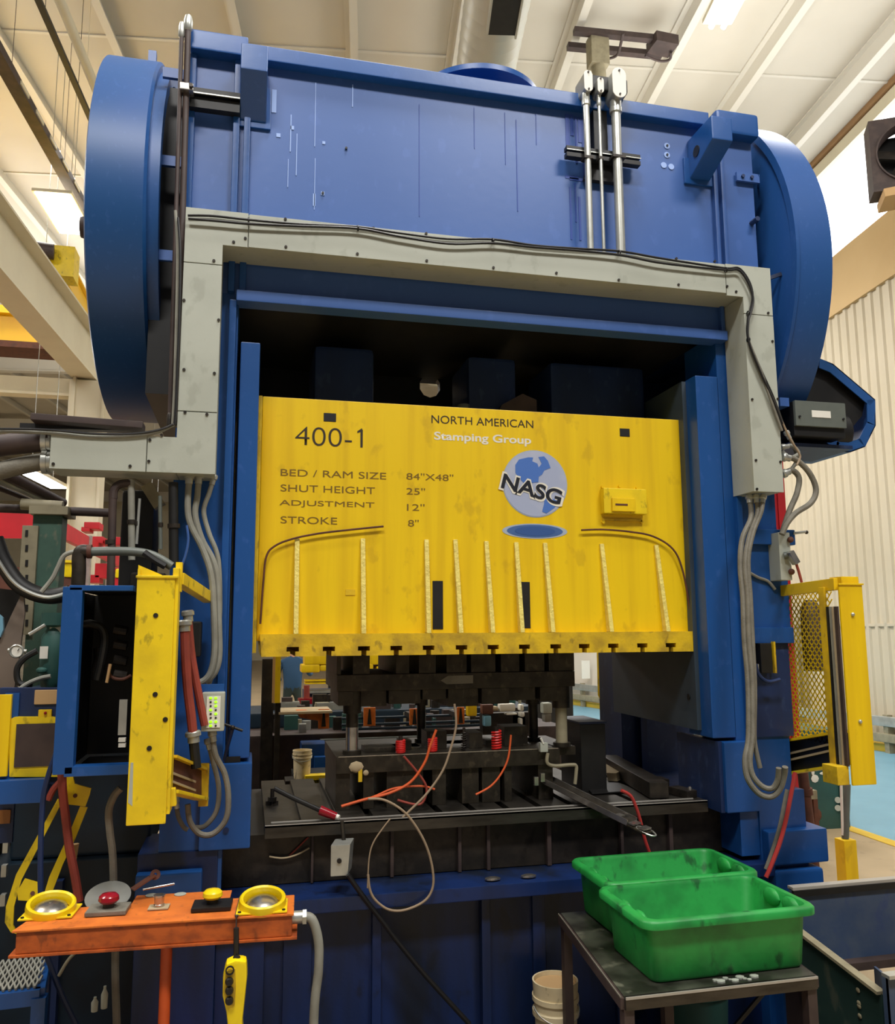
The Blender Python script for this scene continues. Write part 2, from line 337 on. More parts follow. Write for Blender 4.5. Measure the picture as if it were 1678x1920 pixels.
# lugs on the crown corners (tie-rod brackets)
def lug(x0, x1, z0, z1, y0, hole):
    l = MB().prism([(x0, y0, z1), (x0, y0, z1-.13), (x0, 3.78, z0), (x0, 3.80, z0), (x0, 3.80, z1)], (x1-x0, 0, 0)).build('lifting_lug', 'blue', P, bevel=.008)
    if hole: MB().cyl((x0-.004, (y0+3.8)/2+.03, z1-.11), (x0+.004, (y0+3.8)/2+.03, z1-.11), .03, n=20).build('lug_hole', 'black', l)
    one('weld_pad', 'blue', (x0-.03, x1+.02, 3.785, 3.80, z0-.03, z1-.1), parent=l, bevel=.004)
lug(-.105, .018, 4.40, WY(478, 82, 3.62).z, 3.62, False)
lug(2.25, 2.37, 4.40, WY(1345, 217, 3.55).z, 3.55, True)
# streaks and old stud marks on the front plate
def mark(x, y, w, h, m='logo_shadow_pale'):
    p = WY(x, y, 3.80); s_ = .0024
    return MB().box(p.x-w*s_/2, p.x+w*s_/2, 3.797, 3.8, p.z-h*s_/2, p.z+h*s_/2)
mat('chalk', (150, 176, 226), .7); mat('drip_dark', (40, 70, 150), .5)
mbp = MB()
for x, y, w, h in ((591, 215, 1.4, 140), (590, 345, 1.3, 110), (589, 375, 5, 26), (661, 180, 2, 50), (545, 250, 2, 80), (556, 290, 1.6, 90), (514, 190, 9, 50), (548, 240, 7, 8), (607, 268, 6, 6), (605, 363, 7, 8), (522, 254, 8, 8), (540, 325, 1.4, 60)):
    m_ = mark(x, y, w, h); mbp.add(m_.v, m_.f)
mbp.build('paint_drip', 'chalk', P, kind='stuff')
mbp = MB()
for x, y, w, h in ((786, 300, 1, 250), (889, 240, 1, 95), (947, 260, 1, 120), (969, 310, 1.6, 210), (1005, 242, 1, 75), (1064, 250, 9, 90), (1072, 235, 8, 50), (1080, 262, 5, 110), (1087, 244, 9, 60), (1093, 280, 4, 150), (1072, 333, 30, 7), (1082, 337, 36, 6), (1070, 400, 4, 120), (1087, 410, 5, 100), (1079, 380, 3, 90)):
    m_ = mark(x, y, w, h); mbp.add(m_.v, m_.f)
mbp.build('oil_streak', 'drip_dark', P, kind='stuff')
for x, y in ((1250, 274), (1250, 291), (1244, 310), (1258, 313)):
    p = WY(x, y, 3.8); MB().cyl((p.x, 3.796, p.z), (p.x, 3.8, p.z), .017, n=14).build('stud_mark', 'chalk', P)
for x, y in ((1250, 274), (1250, 291), (605, 363), (649, 279)):
    p = WY(x, y, 3.8); MB().cyl((p.x, 3.79, p.z), (p.x, 3.8, p.z), .006, n=10).build('stud_hole', 'black', P)
# tank flange above the crown
tcx = WY(893, 150, 4.3); zt = WY(905, 133, 4.0).z
MB().lathe((tcx.x, 4.3, zt-.03), (0, 0, 1), [(0, 0), (.15, 0), (.37, 0), (.37, .03), (0, .03)], 64).build('tank_flange', 'blue', P, ang=20)
MB().lathe((tcx.x, 4.3, 4.72), (0, 0, 1), [(0, 0), (.15, 0), (.15, zt-4.74), (0, zt-4.74)], 32).build('tank_neck', 'blue_dark', P)
for a in range(12):
    t = 2*PI*a/12+.2; c = Vector((tcx.x+.33*math.cos(t), 4.3+.33*math.sin(t), zt)); MB().cyl(c, c+Vector((0, 0, .02)), .01, n=6).build('bolt', 'blue_dark', P)
# front columns
def col(side):
    q = 1 if side == 'R' else -1
    if q < 0:
        one('column', 'blue', (-.34, -.085, 3.80, 4.12, .9, 3.54), parent=P)
        one('column_flange', 'blue', (-.125, -.093, 3.765, 3.82, 1.44, 3.50), parent=P, bevel=.006)
        g = one('guide_plate', 'blue', (-.07, .018, 3.80, 4.05, 1.455, 3.315), parent=P, bevel=.008)
        one('guide_edge', 'yellow_dirty', (.018, .034, 3.86, 3.95, 1.9, 3.08), parent=g)
        one('column_foot', 'blue', (-.18, .03, 3.77, 4.1, 1.09, 1.44), parent=P, bevel=.008)
        one('column_base', 'blue_oily', (-.42, -.10, 3.79, 4.15, 0, 1.09), parent=P, bevel=.006)
        one('foot_collar', 'blue', (-.42, -.16, 3.74, 3.80, .86, 1.02), parent=P, bevel=.01)
        MB().box(-.085, -.02, 3.79, 3.801, 1.43, 1.465).build('foot_gap', 'black', P)
        MB().cyl((-.07, 3.764, 1.17), (-.07, 3.775, 1.17), .012, n=12).build('bolt', 'blue_dark', P)
    else:
        one('column', 'blue', (2.36, 2.66, 3.80, 4.12, .9, 3.54), parent=P)
        one('column_flange', 'blue', (2.415, 2.447, 3.765, 3.82, 1.44, 3.50), parent=P, bevel=.006)
        one('guide_plate', 'blue', (2.233, 2.37, 3.80, 4.03, 1.46, 3.307), parent=P, bevel=.008)
        gb = one('guide_liner', 'liner', (2.21, 2.235, 3.90, 4.9, 1.49, 3.30), parent=P)
        for z in (2.85, 2.55, 2.25, 1.95, 1.65):
            MB().cyl((2.205, 3.97, z), (2.212, 3.97, z), .014, n=12).build('bolt_hole', 'black', gb)
        one('column_foot', 'blue', (2.275, 2.46, 3.77, 4.1, 1.11, 1.445), parent=P, bevel=.008)
        one('column_foot', 'blue_dark', (2.255, 2.276, 3.79, 4.2, 1.11, 1.445), parent=P)
        one('column_base', 'blue', (2.46, 2.72, 3.79, 4.15, 0, 1.2), parent=P, bevel=.006)
        one('foot_collar', 'blue', (2.47, 2.80, 3.74, 4.1, .86, 1.02), parent=P, bevel=.012)
        one('foot_collar', 'blue', (2.49, 2.76, 3.73, 4.1, 0, .84), parent=P, bevel=.02)
        one('cross_band', 'blue', (2.45, 2.74, 3.76, 3.82, 2.42, 2.50), parent=P, bevel=.006)
        one('cross_band', 'blue', (2.45, 2.70, 3.765, 3.82, 1.92, 2.0), parent=P, bevel=.006)
        one('column_panel', 'blue', (2.45, 2.70, 3.79, 3.83, 2.0, 2.42), parent=P)
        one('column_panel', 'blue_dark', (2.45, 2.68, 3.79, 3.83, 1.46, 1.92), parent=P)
col('L'); col('R')
# rear columns, seen through the opening
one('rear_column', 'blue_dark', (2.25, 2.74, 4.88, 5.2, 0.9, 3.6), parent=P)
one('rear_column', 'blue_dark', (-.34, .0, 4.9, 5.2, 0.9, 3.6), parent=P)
one('rear_column_rib', 'blue_oily', (2.36, 2.40, 4.84, 4.9, 1.1, 3.4), parent=P)
one('side_gusset', 'brown_dark', (2.24, 2.70, 4.12, 4.88, 1.72, 2.05), parent=P)
one('side_sill', 'blue_dark', (2.3, 2.7, 4.1, 4.9, .9, 1.12), parent=P)
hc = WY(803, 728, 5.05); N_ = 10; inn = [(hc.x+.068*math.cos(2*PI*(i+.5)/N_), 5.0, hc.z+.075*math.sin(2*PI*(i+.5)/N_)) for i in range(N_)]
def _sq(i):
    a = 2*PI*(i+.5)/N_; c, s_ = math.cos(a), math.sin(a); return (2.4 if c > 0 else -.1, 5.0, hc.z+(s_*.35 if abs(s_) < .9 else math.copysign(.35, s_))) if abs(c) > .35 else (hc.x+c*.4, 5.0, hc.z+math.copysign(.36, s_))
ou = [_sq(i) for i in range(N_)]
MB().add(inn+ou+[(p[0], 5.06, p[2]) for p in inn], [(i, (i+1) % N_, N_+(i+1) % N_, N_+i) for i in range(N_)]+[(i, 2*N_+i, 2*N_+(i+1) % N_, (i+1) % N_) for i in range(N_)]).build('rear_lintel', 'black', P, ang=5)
# connection rods and pitman housings in the dark gap above the slide
for x0, x1 in ((.30, .62), (1.14, 1.42), (1.62, 2.2)):
    one('pitman_housing', 'blue_dark', (x0, x1, 4.3, 4.7, 3.1, 3.5), parent=P, bevel=.03)
MB().lathe((1.10, 4.25, 3.0), (0, 0, 1), [(0, 0), (.05, 0), (.05, .13), (.035, .13), (.035, .2), (0, .2)], 16).build('adjusting_screw', 'motor_grey', P)
MB().prism([(1.26, 4.2, 3.1), (1.5, 4.2, 3.1), (1.5, 4.2, 3.24), (1.42, 4.2, 3.27), (1.3, 4.2, 3.2)], (0, .2, 0)).build('counterbalance_lug', 'brown_dark', P)
mb = MB(); mb.lathe((.93, 5.02, 3.22), (0, -1, 0), [(0, 0), (.06, 0), (.06, .003), (0, .003)], 24)
# bed and bolster
bol = None
ys = [3.9, 4.0]
mb = MB(); mb.box(.093, 2.247, 3.9, 5.05, 1.094, 1.12)
xs = [.093]
for k in range(12): xs += [.22+k*.165, .255+k*.165]
xs.append(2.247)
for i in range(0, len(xs), 2): mb.box(xs[i], xs[i+1], 3.985, 5.05, 1.12, 1.147)
mb.box(.093, 2.247, 3.9, 3.985, 1.12, 1.147)
bol = mb.build('bolster', 'bolster_steel', P)
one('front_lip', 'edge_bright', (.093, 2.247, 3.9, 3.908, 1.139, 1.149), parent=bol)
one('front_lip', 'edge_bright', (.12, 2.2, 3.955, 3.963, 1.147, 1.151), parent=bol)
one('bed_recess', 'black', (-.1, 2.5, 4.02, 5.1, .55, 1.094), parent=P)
one('bed_front', 'iron', (-.1, 2.5, 3.98, 4.02, .88, 1.094), parent=P)
for k, (x0, x1) in enumerate(((.30, .31), (.66, .675), (.98, .995), (1.12, 1.135), (1.42, 1.44), (1.8, 1.815), (2.06, 2.08))): one('bed_rib', 'brown_dark', (x0, x1, 3.955, 3.985, .88, 1.09), parent=P)
one('bed_ledge', 'blue_oily', (-.12, 2.5, 3.74, 4.0, .815, .876), parent=P, bevel=.006)
one('bed_apron', 'blue_oily', (-.1, 2.5, 3.86, 4.1, 0, .815), parent=P)
for x0, x1, y in ((-.1, .1, 3.83), (.18, .30, 3.84), (.56, .60, 3.83), (1.05, 1.09, 3.81), (1.30, 1.36, 3.84), (1.7, 1.78, 3.83)): one('apron_rib', 'blue_oily', (x0, x1, y, 3.87, 0, .815), parent=P, bevel=.004)
one('apron_hole', 'black', (.10, .20, 3.84, 3.861, .12, .17), parent=P, bevel=.006)
for x, z in ((1.10, .885), (1.27, .885)):
    MB().ball((x, 3.80, z), .03, 10, (1.3, .8, .3)).build('oil_rag_scrap', 'bright_steel', P)
# ------------------------------------------------------------------ slide
YS = 3.95
S = MB()
sl = S.box(.035, 2.232, YS, 4.9, 1.95, 3.104).build('slide', 'yellow', P, bevel=.006)
T = MB(); z0, z1 = 1.881, 1.982                     # bottom plate with T slots cut out as an outline
sx = [WY(x, 1215, YS).x for x in (548, 615, 680, 740, 800, 861, 920, 978, 1036, 1089, 1143, 1197, 1250)]
prof = [(.058, z0)]
for x in sx: prof += [(x-.012, z0), (x-.012, z0+.022), (x-.028, z0+.022), (x-.028, z0+.043), (x+.028, z0+.043), (x+.028, z0+.022), (x+.012, z0+.022), (x+.012, z0)]
prof += [(2.229, z0), (2.229, z1), (.050, z1)]
T.prism([(x, YS-.045, z) for x, z in prof], (0, 1.0, 0)).build('slide_plate', 'yellow_dirty', sl)
# stiffening ribs: triangular gussets standing proud of the face
def rib(xt, yt, xb, w=.022, m='yellow_weld', d=.045):
    a, b = WY(xt, yt, YS), WY(xb, 1188, YS)
    mb = MB(); mb.add([(a.x-w/2, YS, a.z), (a.x+w/2, YS, a.z), (a.x-w/2, YS-.012, a.z), (a.x+w/2, YS-.012, a.z), (b.x-w/2, YS, z1), (b.x+w/2, YS, z1), (b.x-w/2, YS-d, z1), (b.x+w/2, YS-d, z1)],
        [(0, 1, 3, 2), (4, 6, 7, 5), (0, 2, 6, 4), (1, 5, 7, 3), (2, 3, 7, 6), (0, 4, 5, 1)])
    return mb.build('slide_rib', m, sl, bevel=.003)
for xt, yt, xb in ((557, 1010, 554), (680, 1010, 680), (799, 1012, 801), (853, 1012, 861), (911, 1015, 920), (967, 1017, 975), (1021, 1018, 1032), (1127, 1020, 1141), (1229, 1022, 1246)): rib(xt, yt, xb)
for x0, y0, x1, y1 in ((811, 1089, 831, 1180), (977, 1091, 995, 1178), (607, 774, 630, 791), (1162, 803, 1181, 819)): fone('slot', 'black', x0, y0, x1, y1, YS-.002, .004, sl, bevel=.001)
fone('tag_plate', 'yellow_dirty', 648, 1105, 666, 1116, YS-.003, .003, sl)
mb = MB(); a, b = WY(1124, 917, YS), WY(1206, 967, YS)
rb = mb.box(a.x, b.x, YS-.05, YS, b.z, a.z).build('recess_box', 'yellow_post', sl, bevel=.008)
fone('rim', 'yellow_dirty', 1130, 972, 1204, 978, YS-.012, .012, sl)
a, b = WY(1146, 934, YS-.05), WY(1190, 960, YS-.05)
MB().box(a.x, b.x, YS-.062, YS-.05, b.z, a.z).build('latch_plate', 'yellow', sl, bevel=.003); fone('latch_slot', 'rust', 1154, 944, 1177, 948, YS-.064, .002, sl)
for x, y in ((1129, 913), (1161, 912), (1194, 915), (1130, 979), (1202, 979)): p = WY(x, y, YS); MB().cyl((p.x, YS-.012, p.z), (p.x, YS, p.z), .009, n=8).build('rivet', 'yellow', sl)
# writing on the slide
def tx(s, x0, yb0, x1, yb1, h, m, name='lettering', bold=0.0, Y=YS-.0015, slant=0, n=None):
    a, b = WY(x0, yb0, Y), WY(x1, yb1, Y)
    return text(name, s, a.x, a.z, Y, h, b.x-a.x, m, sl, bold, slant, n or 0)
PXM = .00246
tx('400-1', 553, 834, 680, 838, 37*PXM, 'text_black', bold=-.012)
fl_ = WY(680, 803, YS-.0015); MB().prism([(fl_.x, YS-.0018, fl_.z-.012), (fl_.x-.026, YS-.0018, fl_.z-.026), (fl_.x-.026, YS-.0018, fl_.z-.016), (fl_.x-.004, YS-.0018, fl_.z)], (0, .0006, 0)).build('lettering', 'text_black', sl)
tx('NORTH AMERICAN', 809, 793, 1000, 801, 16.5*PXM, 'text_black')
tx('Stamping Group', 814, 829, 996, 836, 22*PXM, 'text_white', bold=.024)
for s, x1, y in (('BED / RAM SIZE', 724, 892), ('SHUT HEIGHT', 703, 921), ('ADJUSTMENT', 702, 950), ('STROKE', 632, 981)):
    tx(s, 526 if s[0] != 'A' else 524, y, x1, y+6, 13.5*PXM, 'text_brown')
for s, x0, x1, y in (('84"X48"', 762, 850, 899), ('25"', 762, 797, 927), ('12"', 763, 796, 957), ('8"', 765, 785, 987)): tx(s, x0, y, x1, y+3, 13.5*PXM, 'text_brown')
# globe emblem: flat disc with land masses, word in outline, shadow ellipse
gc = WY(1003, 907, YS); R_ = .168
def disc(cx, cz, rx, rz, y, m, name):
    return MB().prism([(cx+rx*math.cos(2*PI*i/48), y, cz+rz*math.sin(2*PI*i/48)) for i in range(48)], (0, .001, 0)).build(name, m, sl)
disc(gc.x, gc.z, R_*1.03, R_*1.03, YS-.0015, 'logo_shadow_pale', 'emblem'); disc(gc.x, gc.z, R_, R_, YS-.003, 'logo_sea', 'emblem_globe')
def land(pp, y=YS-.0045):
    return MB().prism([(gc.x+px*R_, y, gc.z+pz*R_) for px, pz in pp], (0, .001, 0)).build('emblem_land', 'logo_land', sl)
land([(-.62, .55), (-.5, .72), (-.2, .80), (-.05, .80), (-.08, .68), (.08, .62), (.12, .5), (.22, .62), (.12, .82), (.3, .85), (.42, .72), (.5, .5), (.3, .42), (.22, .28), (.12, .22), (.1, .05), (-.1, .02), (-.2, .0), (-.2, -.12), (-.34, -.02), (-.5, .15), (-.62, .3)])
land([(.28, -.42), (.62, -.46), (.78, -.5), (.6, -.72), (.34, -.9), (.2, -.85), (.27, -.6)])
w0 = WY(938, 915, YS); w1 = WY(1062, 945, YS); rot = math.atan2(w1.z-w0.z, w1.x-w0.x)-.05
text('emblem_word', 'NASG', w0.x-.012, w0.z-.008, YS-.0052, .098, .345, 'text_white', sl, .058, 0, rot)
text('emblem_word', 'NASG', w0.x, w0.z, YS-.0068, .078, .322, 'logo_ink', sl, .026, 0, rot)
sh = WY(1003, 996, YS)
for k, (a, m) in enumerate(((1.0, 'logo_shadow_pale'), (.86, 'logo_shadow'), (.62, mat('logo_shadow_deep', (52, 88, 150), .5)))): disc(sh.x, sh.z, .172*a, .038*a, YS-.0015-.0008*k, m, 'emblem_shadow')
# grease lines on the slide
for pp in (((719, 987), (660, 993), (600, 1000), (550, 1010), (515, 1024), (499, 1045), (493, 1100), (488, 1170)), ((1090, 994), (1130, 993), (1180, 997), (1225, 1006), (1262, 1030), (1280, 1070), (1293, 1140), (1297, 1185))):
    t = MB().tube([WY(x, y, YS-.02) for x, y in pp], .005, 6).build('grease_line', 'rust', sl)
# ------------------------------------------------------------------ flywheel and gear guards
one('gap_fill_box', 'black', (-.5, -.34, 4.0, 5.1, 3.1, 4.66), parent=P)  # black box added to keep the gap beside the left guard dark
one('gap_fill_box', 'blue_dark', (2.645, 2.75, 4.0, 5.1, 3.1, 4.9), parent=P)
def drum(x0, x1, yc, zc, R, m, open_face):
    d = MB().lathe((x0, yc, zc), (1, 0, 0), [(0, 0), (R*.96, 0), (R, .012), (R, x1-x0-.012), (R*.985, x1-x0), (0, x1-x0)], 96).build('wheel_guard', m, P, ang=25)
    return d
dl_ = drum(-.765, -.50, 4.644, 4.086, .946, 'wheel_blue', 1)
MB().lathe((-.50, 4.644, 4.086), (1, 0, 0), [(.90, 0), (.90, .05), (.84, .05), (.84, 0)], 96).build('guard_rim', 'wheel_blue', dl_)
MB().lathe((-.86, 4.2, 3.98), (1, 0, 0), [(0, 0), (.05, 0), (.055, .02), (.055, .13), (0, .13)], 24).build('shaft_cap', 'brown_dark', dl_)
for z in (4.62, 4.17, 3.7): one('guard_bracket', 'blue_lit', (-.47, -.33, 3.86, 3.88, z, z+.05), parent=dl_)
one('guard_hinge', 'blue', (-.60, -.56, 4.3, 4.34, 4.98, 5.06), parent=dl_)
dr = drum(2.75, 2.97, 4.784, 4.011, 1.183, 'wheel_blue', 1)
mb = MB()
for a in range(60):
    t = 2*PI*a/60; c = Vector((2.748, 4.784-1.165*math.cos(t), 4.011+1.165*math.sin(t))); mb.cyl(c-Vector((.006, 0, 0)), c+Vector((.004, 0, 0)), .008, n=6)
mb.build('rivet_row', 'blue', dr, kind='stuff')
MB().lathe((2.735, 4.784, 4.011), (1, 0, 0), [(1.15, 0), (1.192, 0), (1.192, .02), (1.15, .02)], 96).build('guard_rim', 'wheel_blue', dr)
one('guard_bracket', 'blue_lit', (2.53, 2.67, 3.775, 3.79, 4.42, 4.47), parent=dr)
MB().beam((2.665, 3.78, 4.445), (2.745, 3.9, 4.49), .01, .05).build('guard_bracket', 'blue', dr)
for x in (2.565, 2.62): MB().cyl((x, 3.765, 4.445), (x, 3.775, 4.445), .01, n=8).build('bolt', 'blue_dark', dr)
for z in (4.19,): MB().cyl((2.62, 3.74, z), (2.62, 3.8, z), .014, n=8).build('stud', 'blue_dark', dr)
for z in (3.86,): MB().beam((2.66, 3.78, z), (2.75, 3.75, z+.03), .012, .02).build('guard_bracket', 'blue_dark', dr)
# ================================================================== CABLE TROUGH AROUND THE OPENING
YT = 3.6
tA, tB = WY(348, 388, YT), WY(1445, 503, YT); tC, tD = WY(420, 459, YT), WY(1391, 552, YT)
zt1 = (tA.z+tB.z)/2; zt0 = (tC.z+tD.z)/2; xl0 = WY(340, 600, YT).x; xl1 = WY(413, 600, YT).x; xr0 = WY(1404, 740, YT).x; xr1 = WY(1456, 700, YT).x
zr = WY(1440, 922, YT).z; zb0 = WY(340, 887, YT).z; zb1 = WY(200, 814, YT).z; zbt = WY(370, 772, YT).z; xe = WY(94, 845, YT).x; xc = WY(275, 850, YT).x
tr = thing('cable_trough', 'grey sheet-metal cable trough framing the press opening on three sides', 'cable trough', (1.1, YT, 0))
one('trough_body', 'trough_grey', (xl0+.003, xr1-.003, YT+.012, 3.79, zt0+.003, zt1-.003), (xl0+.003, xl1-.003, YT+.012, 3.79, zb0+.003, zt0), (xr0+.003, xr1-.003, YT+.012, 3.79, zr+.003, zt0), (xe+.003, xl0, YT+.012, 3.79, zb0+.003, zb1-.003), parent=tr)
zs1 = WY(380, 494, YT).z; xs1 = WY(466, 430, YT).x; xs2 = WY(1361, 525, YT).x; zs2 = WY(1420, 590, YT).z
def cover(pp, l=None): return MB().prism([(x, YT, z) for x, z in pp], (0, .010, 0)).build('cover_panel', 'trough_grey', tr, bevel=.0015, label=l)
g = .002
cover([(xl0, zt1), (xs1-g, zt1), (xs1-g, zt0-.002), (xl1, zt0-.002), (xl1, zs1+g), (xl0, zs1+g)])
cover([(xs1+g, zt1-.004), (xs2-g, zt1-.004), (xs2-g, zt0), (xs1+g, zt0)])
cover([(xs2+g, zt1), (xr1, zt1), (xr1, zs2+g), (xr0, zs2+g), (xr0, zt0-.012), (xs2+g, zt0-.012)])
cover([(xr0, zs2-g), (xr1, zs2-g), (xr1, zr), (xr0, zr)])
cover([(xl0, zs1-g), (xl1, zs1-g), (xl1, zbt+g), (xl0, zbt+g)])
cover([(xl0, zbt-g), (xl1, zbt-g), (xl1, zb0), (xc+g, zb0), (xc+g, zb1), (xl0, zb1)])
cover([(xe, zb1), (xc-g, zb1), (xc-g, zb0), (xe, zb0)])
for x, y in ((438, 454), (460, 447), (401, 489), (536, 463), (670, 476), (800, 489), (925, 502), (1043, 512), (1160, 525), (1272, 534), (700, 428), (799, 438), (535, 411), (925, 450), (1268, 485), (1340, 490), (410, 600), (345, 563), (345, 693), (402, 700), (347, 773), (388, 777), (281, 825), (279, 865), (244, 874), (100, 870), (303, 816), (1380, 547), (1363, 537), (1408, 577), (1440, 587), (1448, 640), (1410, 749), (1458, 748), (1417, 863), (1463, 866), (1419, 917)):
    p = WY(x, y, YT-.001); MB().cyl((p.x, YT-.005, p.z), (p.x, YT+.004, p.z), .0065, n=8).build('screw', 'iron', tr)
sb = thing('steel_channel', 'dark steel channel lying loose on the left end of the trough', 'steel channel', WY(160, 800, 3.66))
MB().beam(WY(62, 785, 3.64), WY(270, 801, 3.64), .09, .028).build('web', 'brown_dark', sb, bevel=.003)
MB().beam(WY(40, 800, 3.70), WY(265, 806, 3.70), .05, .02).build('flange', 'black', sb)
# cables tied along the trough
def cable(name, label, P_, r, m, cat='cable', n=8, group=None):
    o = MB().tube(P_, r*(1.3 if r < .0046 else 1), n).build(name, m); return tag(o, label, cat, group)
def q(Y, *xy): return [WY(x, y, Y) for x, y in xy]
ca = ((352, 404), (400, 405), (466, 412), (560, 420), (668, 425), (750, 437), (840, 448), (925, 449), (1000, 460), (1080, 466), (1161, 471), (1230, 483), (1300, 494), (1361, 503), (1385, 503), (1403, 525), (1411, 552), (1407, 580), (1402, 600), (1403, 636), (1425, 690), (1450, 745), (1466, 790))
cable('control_cable', 'black cable tied along the top of the trough and curling down its right corner', q(YT-.012, *ca), .0045, 'cable_black')
cable('control_cable', 'second black cable sagging just below the first along the trough', q(YT-.022, *[(x+1, y+6+3*math.sin(i*1.3)) for i, (x, y) in enumerate(ca)]), .0045, 'cable_black')
for k, (x, y) in enumerate(((466, 414), (671, 428), (924, 452), (1161, 474), (1361, 506), (1403, 588), (1403, 637))):
    p = WY(x, y, YT-.016); tag(MB().lathe(p-Vector((.003, 0, 0)), (1, 0, .1), [(.011, 0), (.014, 0), (.014, .006), (.011, .006), (.011, 0)], 12).build('cable_tie', 'cable_black'), ('black cable tie round the trough cables, '+('at the upper left corner panel', 'over the left screw pair', 'above the middle of the slide', 'below the thick conduit', 'at the upper right corner panel', 'highest on the right trough leg', 'just below the highest one on the right leg')[k]), 'cable tie', 'cable ties along the trough')
# ------------------------------------------------------------------ conduits on the crown
def conduit(xt, yt, xb, yb, r, body, label):
    a, b = WY(xt, yt, 3.70), WY(xb, yb, 3.70)
    t = thing('conduit', label, 'conduit', (b.x, 3.70, b.z))
    MB().cyl(Vector((b.x, 3.70, b.z-.03)), Vector((b.x, 3.70, a.z)), r, n=20).build('tube', 'galv', t)
    MB().lathe((b.x, 3.70, a.z-.03), (0, 0, 1), [(r, 0), (r*1.35, .005), (r*1.35, .03), (r*1.2, .034), (r*1.25, .07), (0, .07)], 20).build('coupling', 'galv', t)
    w, h, d = body; c = Vector((b.x, 3.70, a.z+.03+h/2))
    def oval(w_, h_): return [(c.x+(w_/2)*math.cos(2*PI*i/24), c.z+(h_/2-w_/2)*(1 if math.sin(2*PI*i/24) >= 0 else -1)+(w_/2)*math.sin(2*PI*i/24)) for i in range(24)]
    hb = MB().prism([(x, 3.70-d/2, z) for x, z in oval(w, h)], (0, d+.05, 0)).build('conduit_body', 'galv', t, bevel=.003)
    MB().prism([(x, 3.70-d/2-.006, z) for x, z in oval(w*1.04, h*1.02)], (0, .006, 0)).build('cover_plate', 'bucket_white' if 0 else 'label_white', hb, bevel=.002)
    for s_ in (-1, 1): MB().cyl((c.x, 3.70-d/2-.012, c.z+s_*(h/2-w*.22)), (c.x, 3.70-d/2-.004, c.z+s_*(h/2-w*.22)), .005, n=8).build('screw', 'iron', hb)
    MB().box(b.x-r*1.5, b.x+r*1.5, 3.70-r*1.1, 3.73, WY(xb, 298, 3.7).z-.006, WY(xb, 298, 3.7).z+.008).build('strap', 'iron', t)
conduit(1103, 190, 1107, 462, .0165, (.045, .115, .07), 'left of three steel conduits rising up the crown front')
conduit(1124, 190, 1132, 466, .009, (.034, .085, .05), 'thin middle steel conduit of the three on the crown')
conduit(1154, 204, 1164, 468, .024, (.074, .165, .10), 'thickest right-hand steel conduit with the largest oval fitting')
st = thing('strut_bracket', 'black double strut channel holding the three conduits on the crown', 'bracket', WY(1130, 300, 3.76))
za = WY(1130, 288, 3.74).z
for dz in (.0, -.035): MB().box(WY(1060, 280, 3.74).x, WY(1198, 300, 3.74).x, 3.722, 3.76, za+dz-.014, za+dz+.010).build('strut', 'black', st, bevel=.002)
MB().box(WY(1060, 280, 3.74).x, WY(1198, 300, 3.74).x, 3.715, 3.72, za-.016, za-.012).build('strut_lip', 'galv', st)
xa, xb_ = WY(1113, 250, 3.76).x, WY(1138, 250, 3.76).x
MB().box(xa, xb_, 3.755, 3.80, za, WY(1120, 175, 3.76).z).build('upright', 'black', st)
MB().prism([(xa-.06, 3.76, za-.14), (xb_+.06, 3.76, za-.14), (xb_+.02, 3.76, za-.03), (xa-.02, 3.76, za-.03)], (0, .03, 0)).build('foot_plate', 'black', st)
MB().box(xa-.05, xb_+.10, 3.70, 3.82, 4.78, 4.86).build('clamp', 'black', st, bevel=.01)
# ------------------------------------------------------------------ pipes down the left of the crown
for (xt, yt, xb, yb, r, lab) in ((353, 40, 331, 800, .014, 'tall dark pipe beside the left guard, reaching highest above the crown'), (341, 52, 318, 800, .010, 'thinner dark pipe left of the tall one by the left guard')):
    a, b = WY(xt, yt, 3.70), WY(xb, yb, 3.70); t = thing('vertical_pipe', lab, 'pipe', b)
    MB().cyl(b, a, r, n=16).build('tube', 'brown_dark', t)
    MB().lathe(a-Vector((0, 0, .05)), (0, 0, 1), [(r, 0), (r*1.5, .01), (r*1.5, .05), (r*1.1, .075), (0, .08)], 16).build('cap_fitting', 'galv', t)
    MB().lathe(b, (0, 0, 1), [(r, 0), (r*1.4, .0), (r*1.4, .05), (r, .06)], 16).build('coupling', 'iron', t)
p = WY(350, 165, 3.68); t = thing('pipe_clamp', 'shiny pipe clamp on the tall dark pipe beside the crown', 'clamp', p)
MB().box(p.x-.03, p.x+.03, 3.665, 3.72, p.z-.018, p.z+.018).build('strap', 'bright_steel', t, bevel=.005); MB().cyl((p.x+.02, 3.65, p.z), (p.x+.02, 3.67, p.z), .01, n=6).build('bolt', 'iron', t)
t = thing('strut_bracket', 'black strut channel across the upper left crown panel behind the tall pipe', 'bracket', WY(400, 190, 3.72))
zc = WY(400, 178, 3.74).z
MB().box(WY(356, 178, 3.74).x, WY(450, 190, 3.74).x, 3.72, 3.775, zc-.012, zc+.014).build('strut', 'black', t); MB().box(WY(356, 178, 3.74).x, WY(450, 190, 3.74).x, 3.735, 3.775, zc-.075, zc-.022).build('strut', 'black', t)
MB().box(WY(356, 178, 3.74).x, WY(450, 190, 3.74).x, 3.714, 3.72, zc-.018, zc-.012).build('strut_lip', 'galv', t)
cable('control_cable', 'black cable clipped down the left edge of the trough and sweeping away left', q(3.585, (334, 408), (338, 480), (336, 600), (332, 700), (328, 785), (322, 797), (290, 808), (240, 814), (170, 813), (90, 806), (0, 804)), .004, 'cable_black')
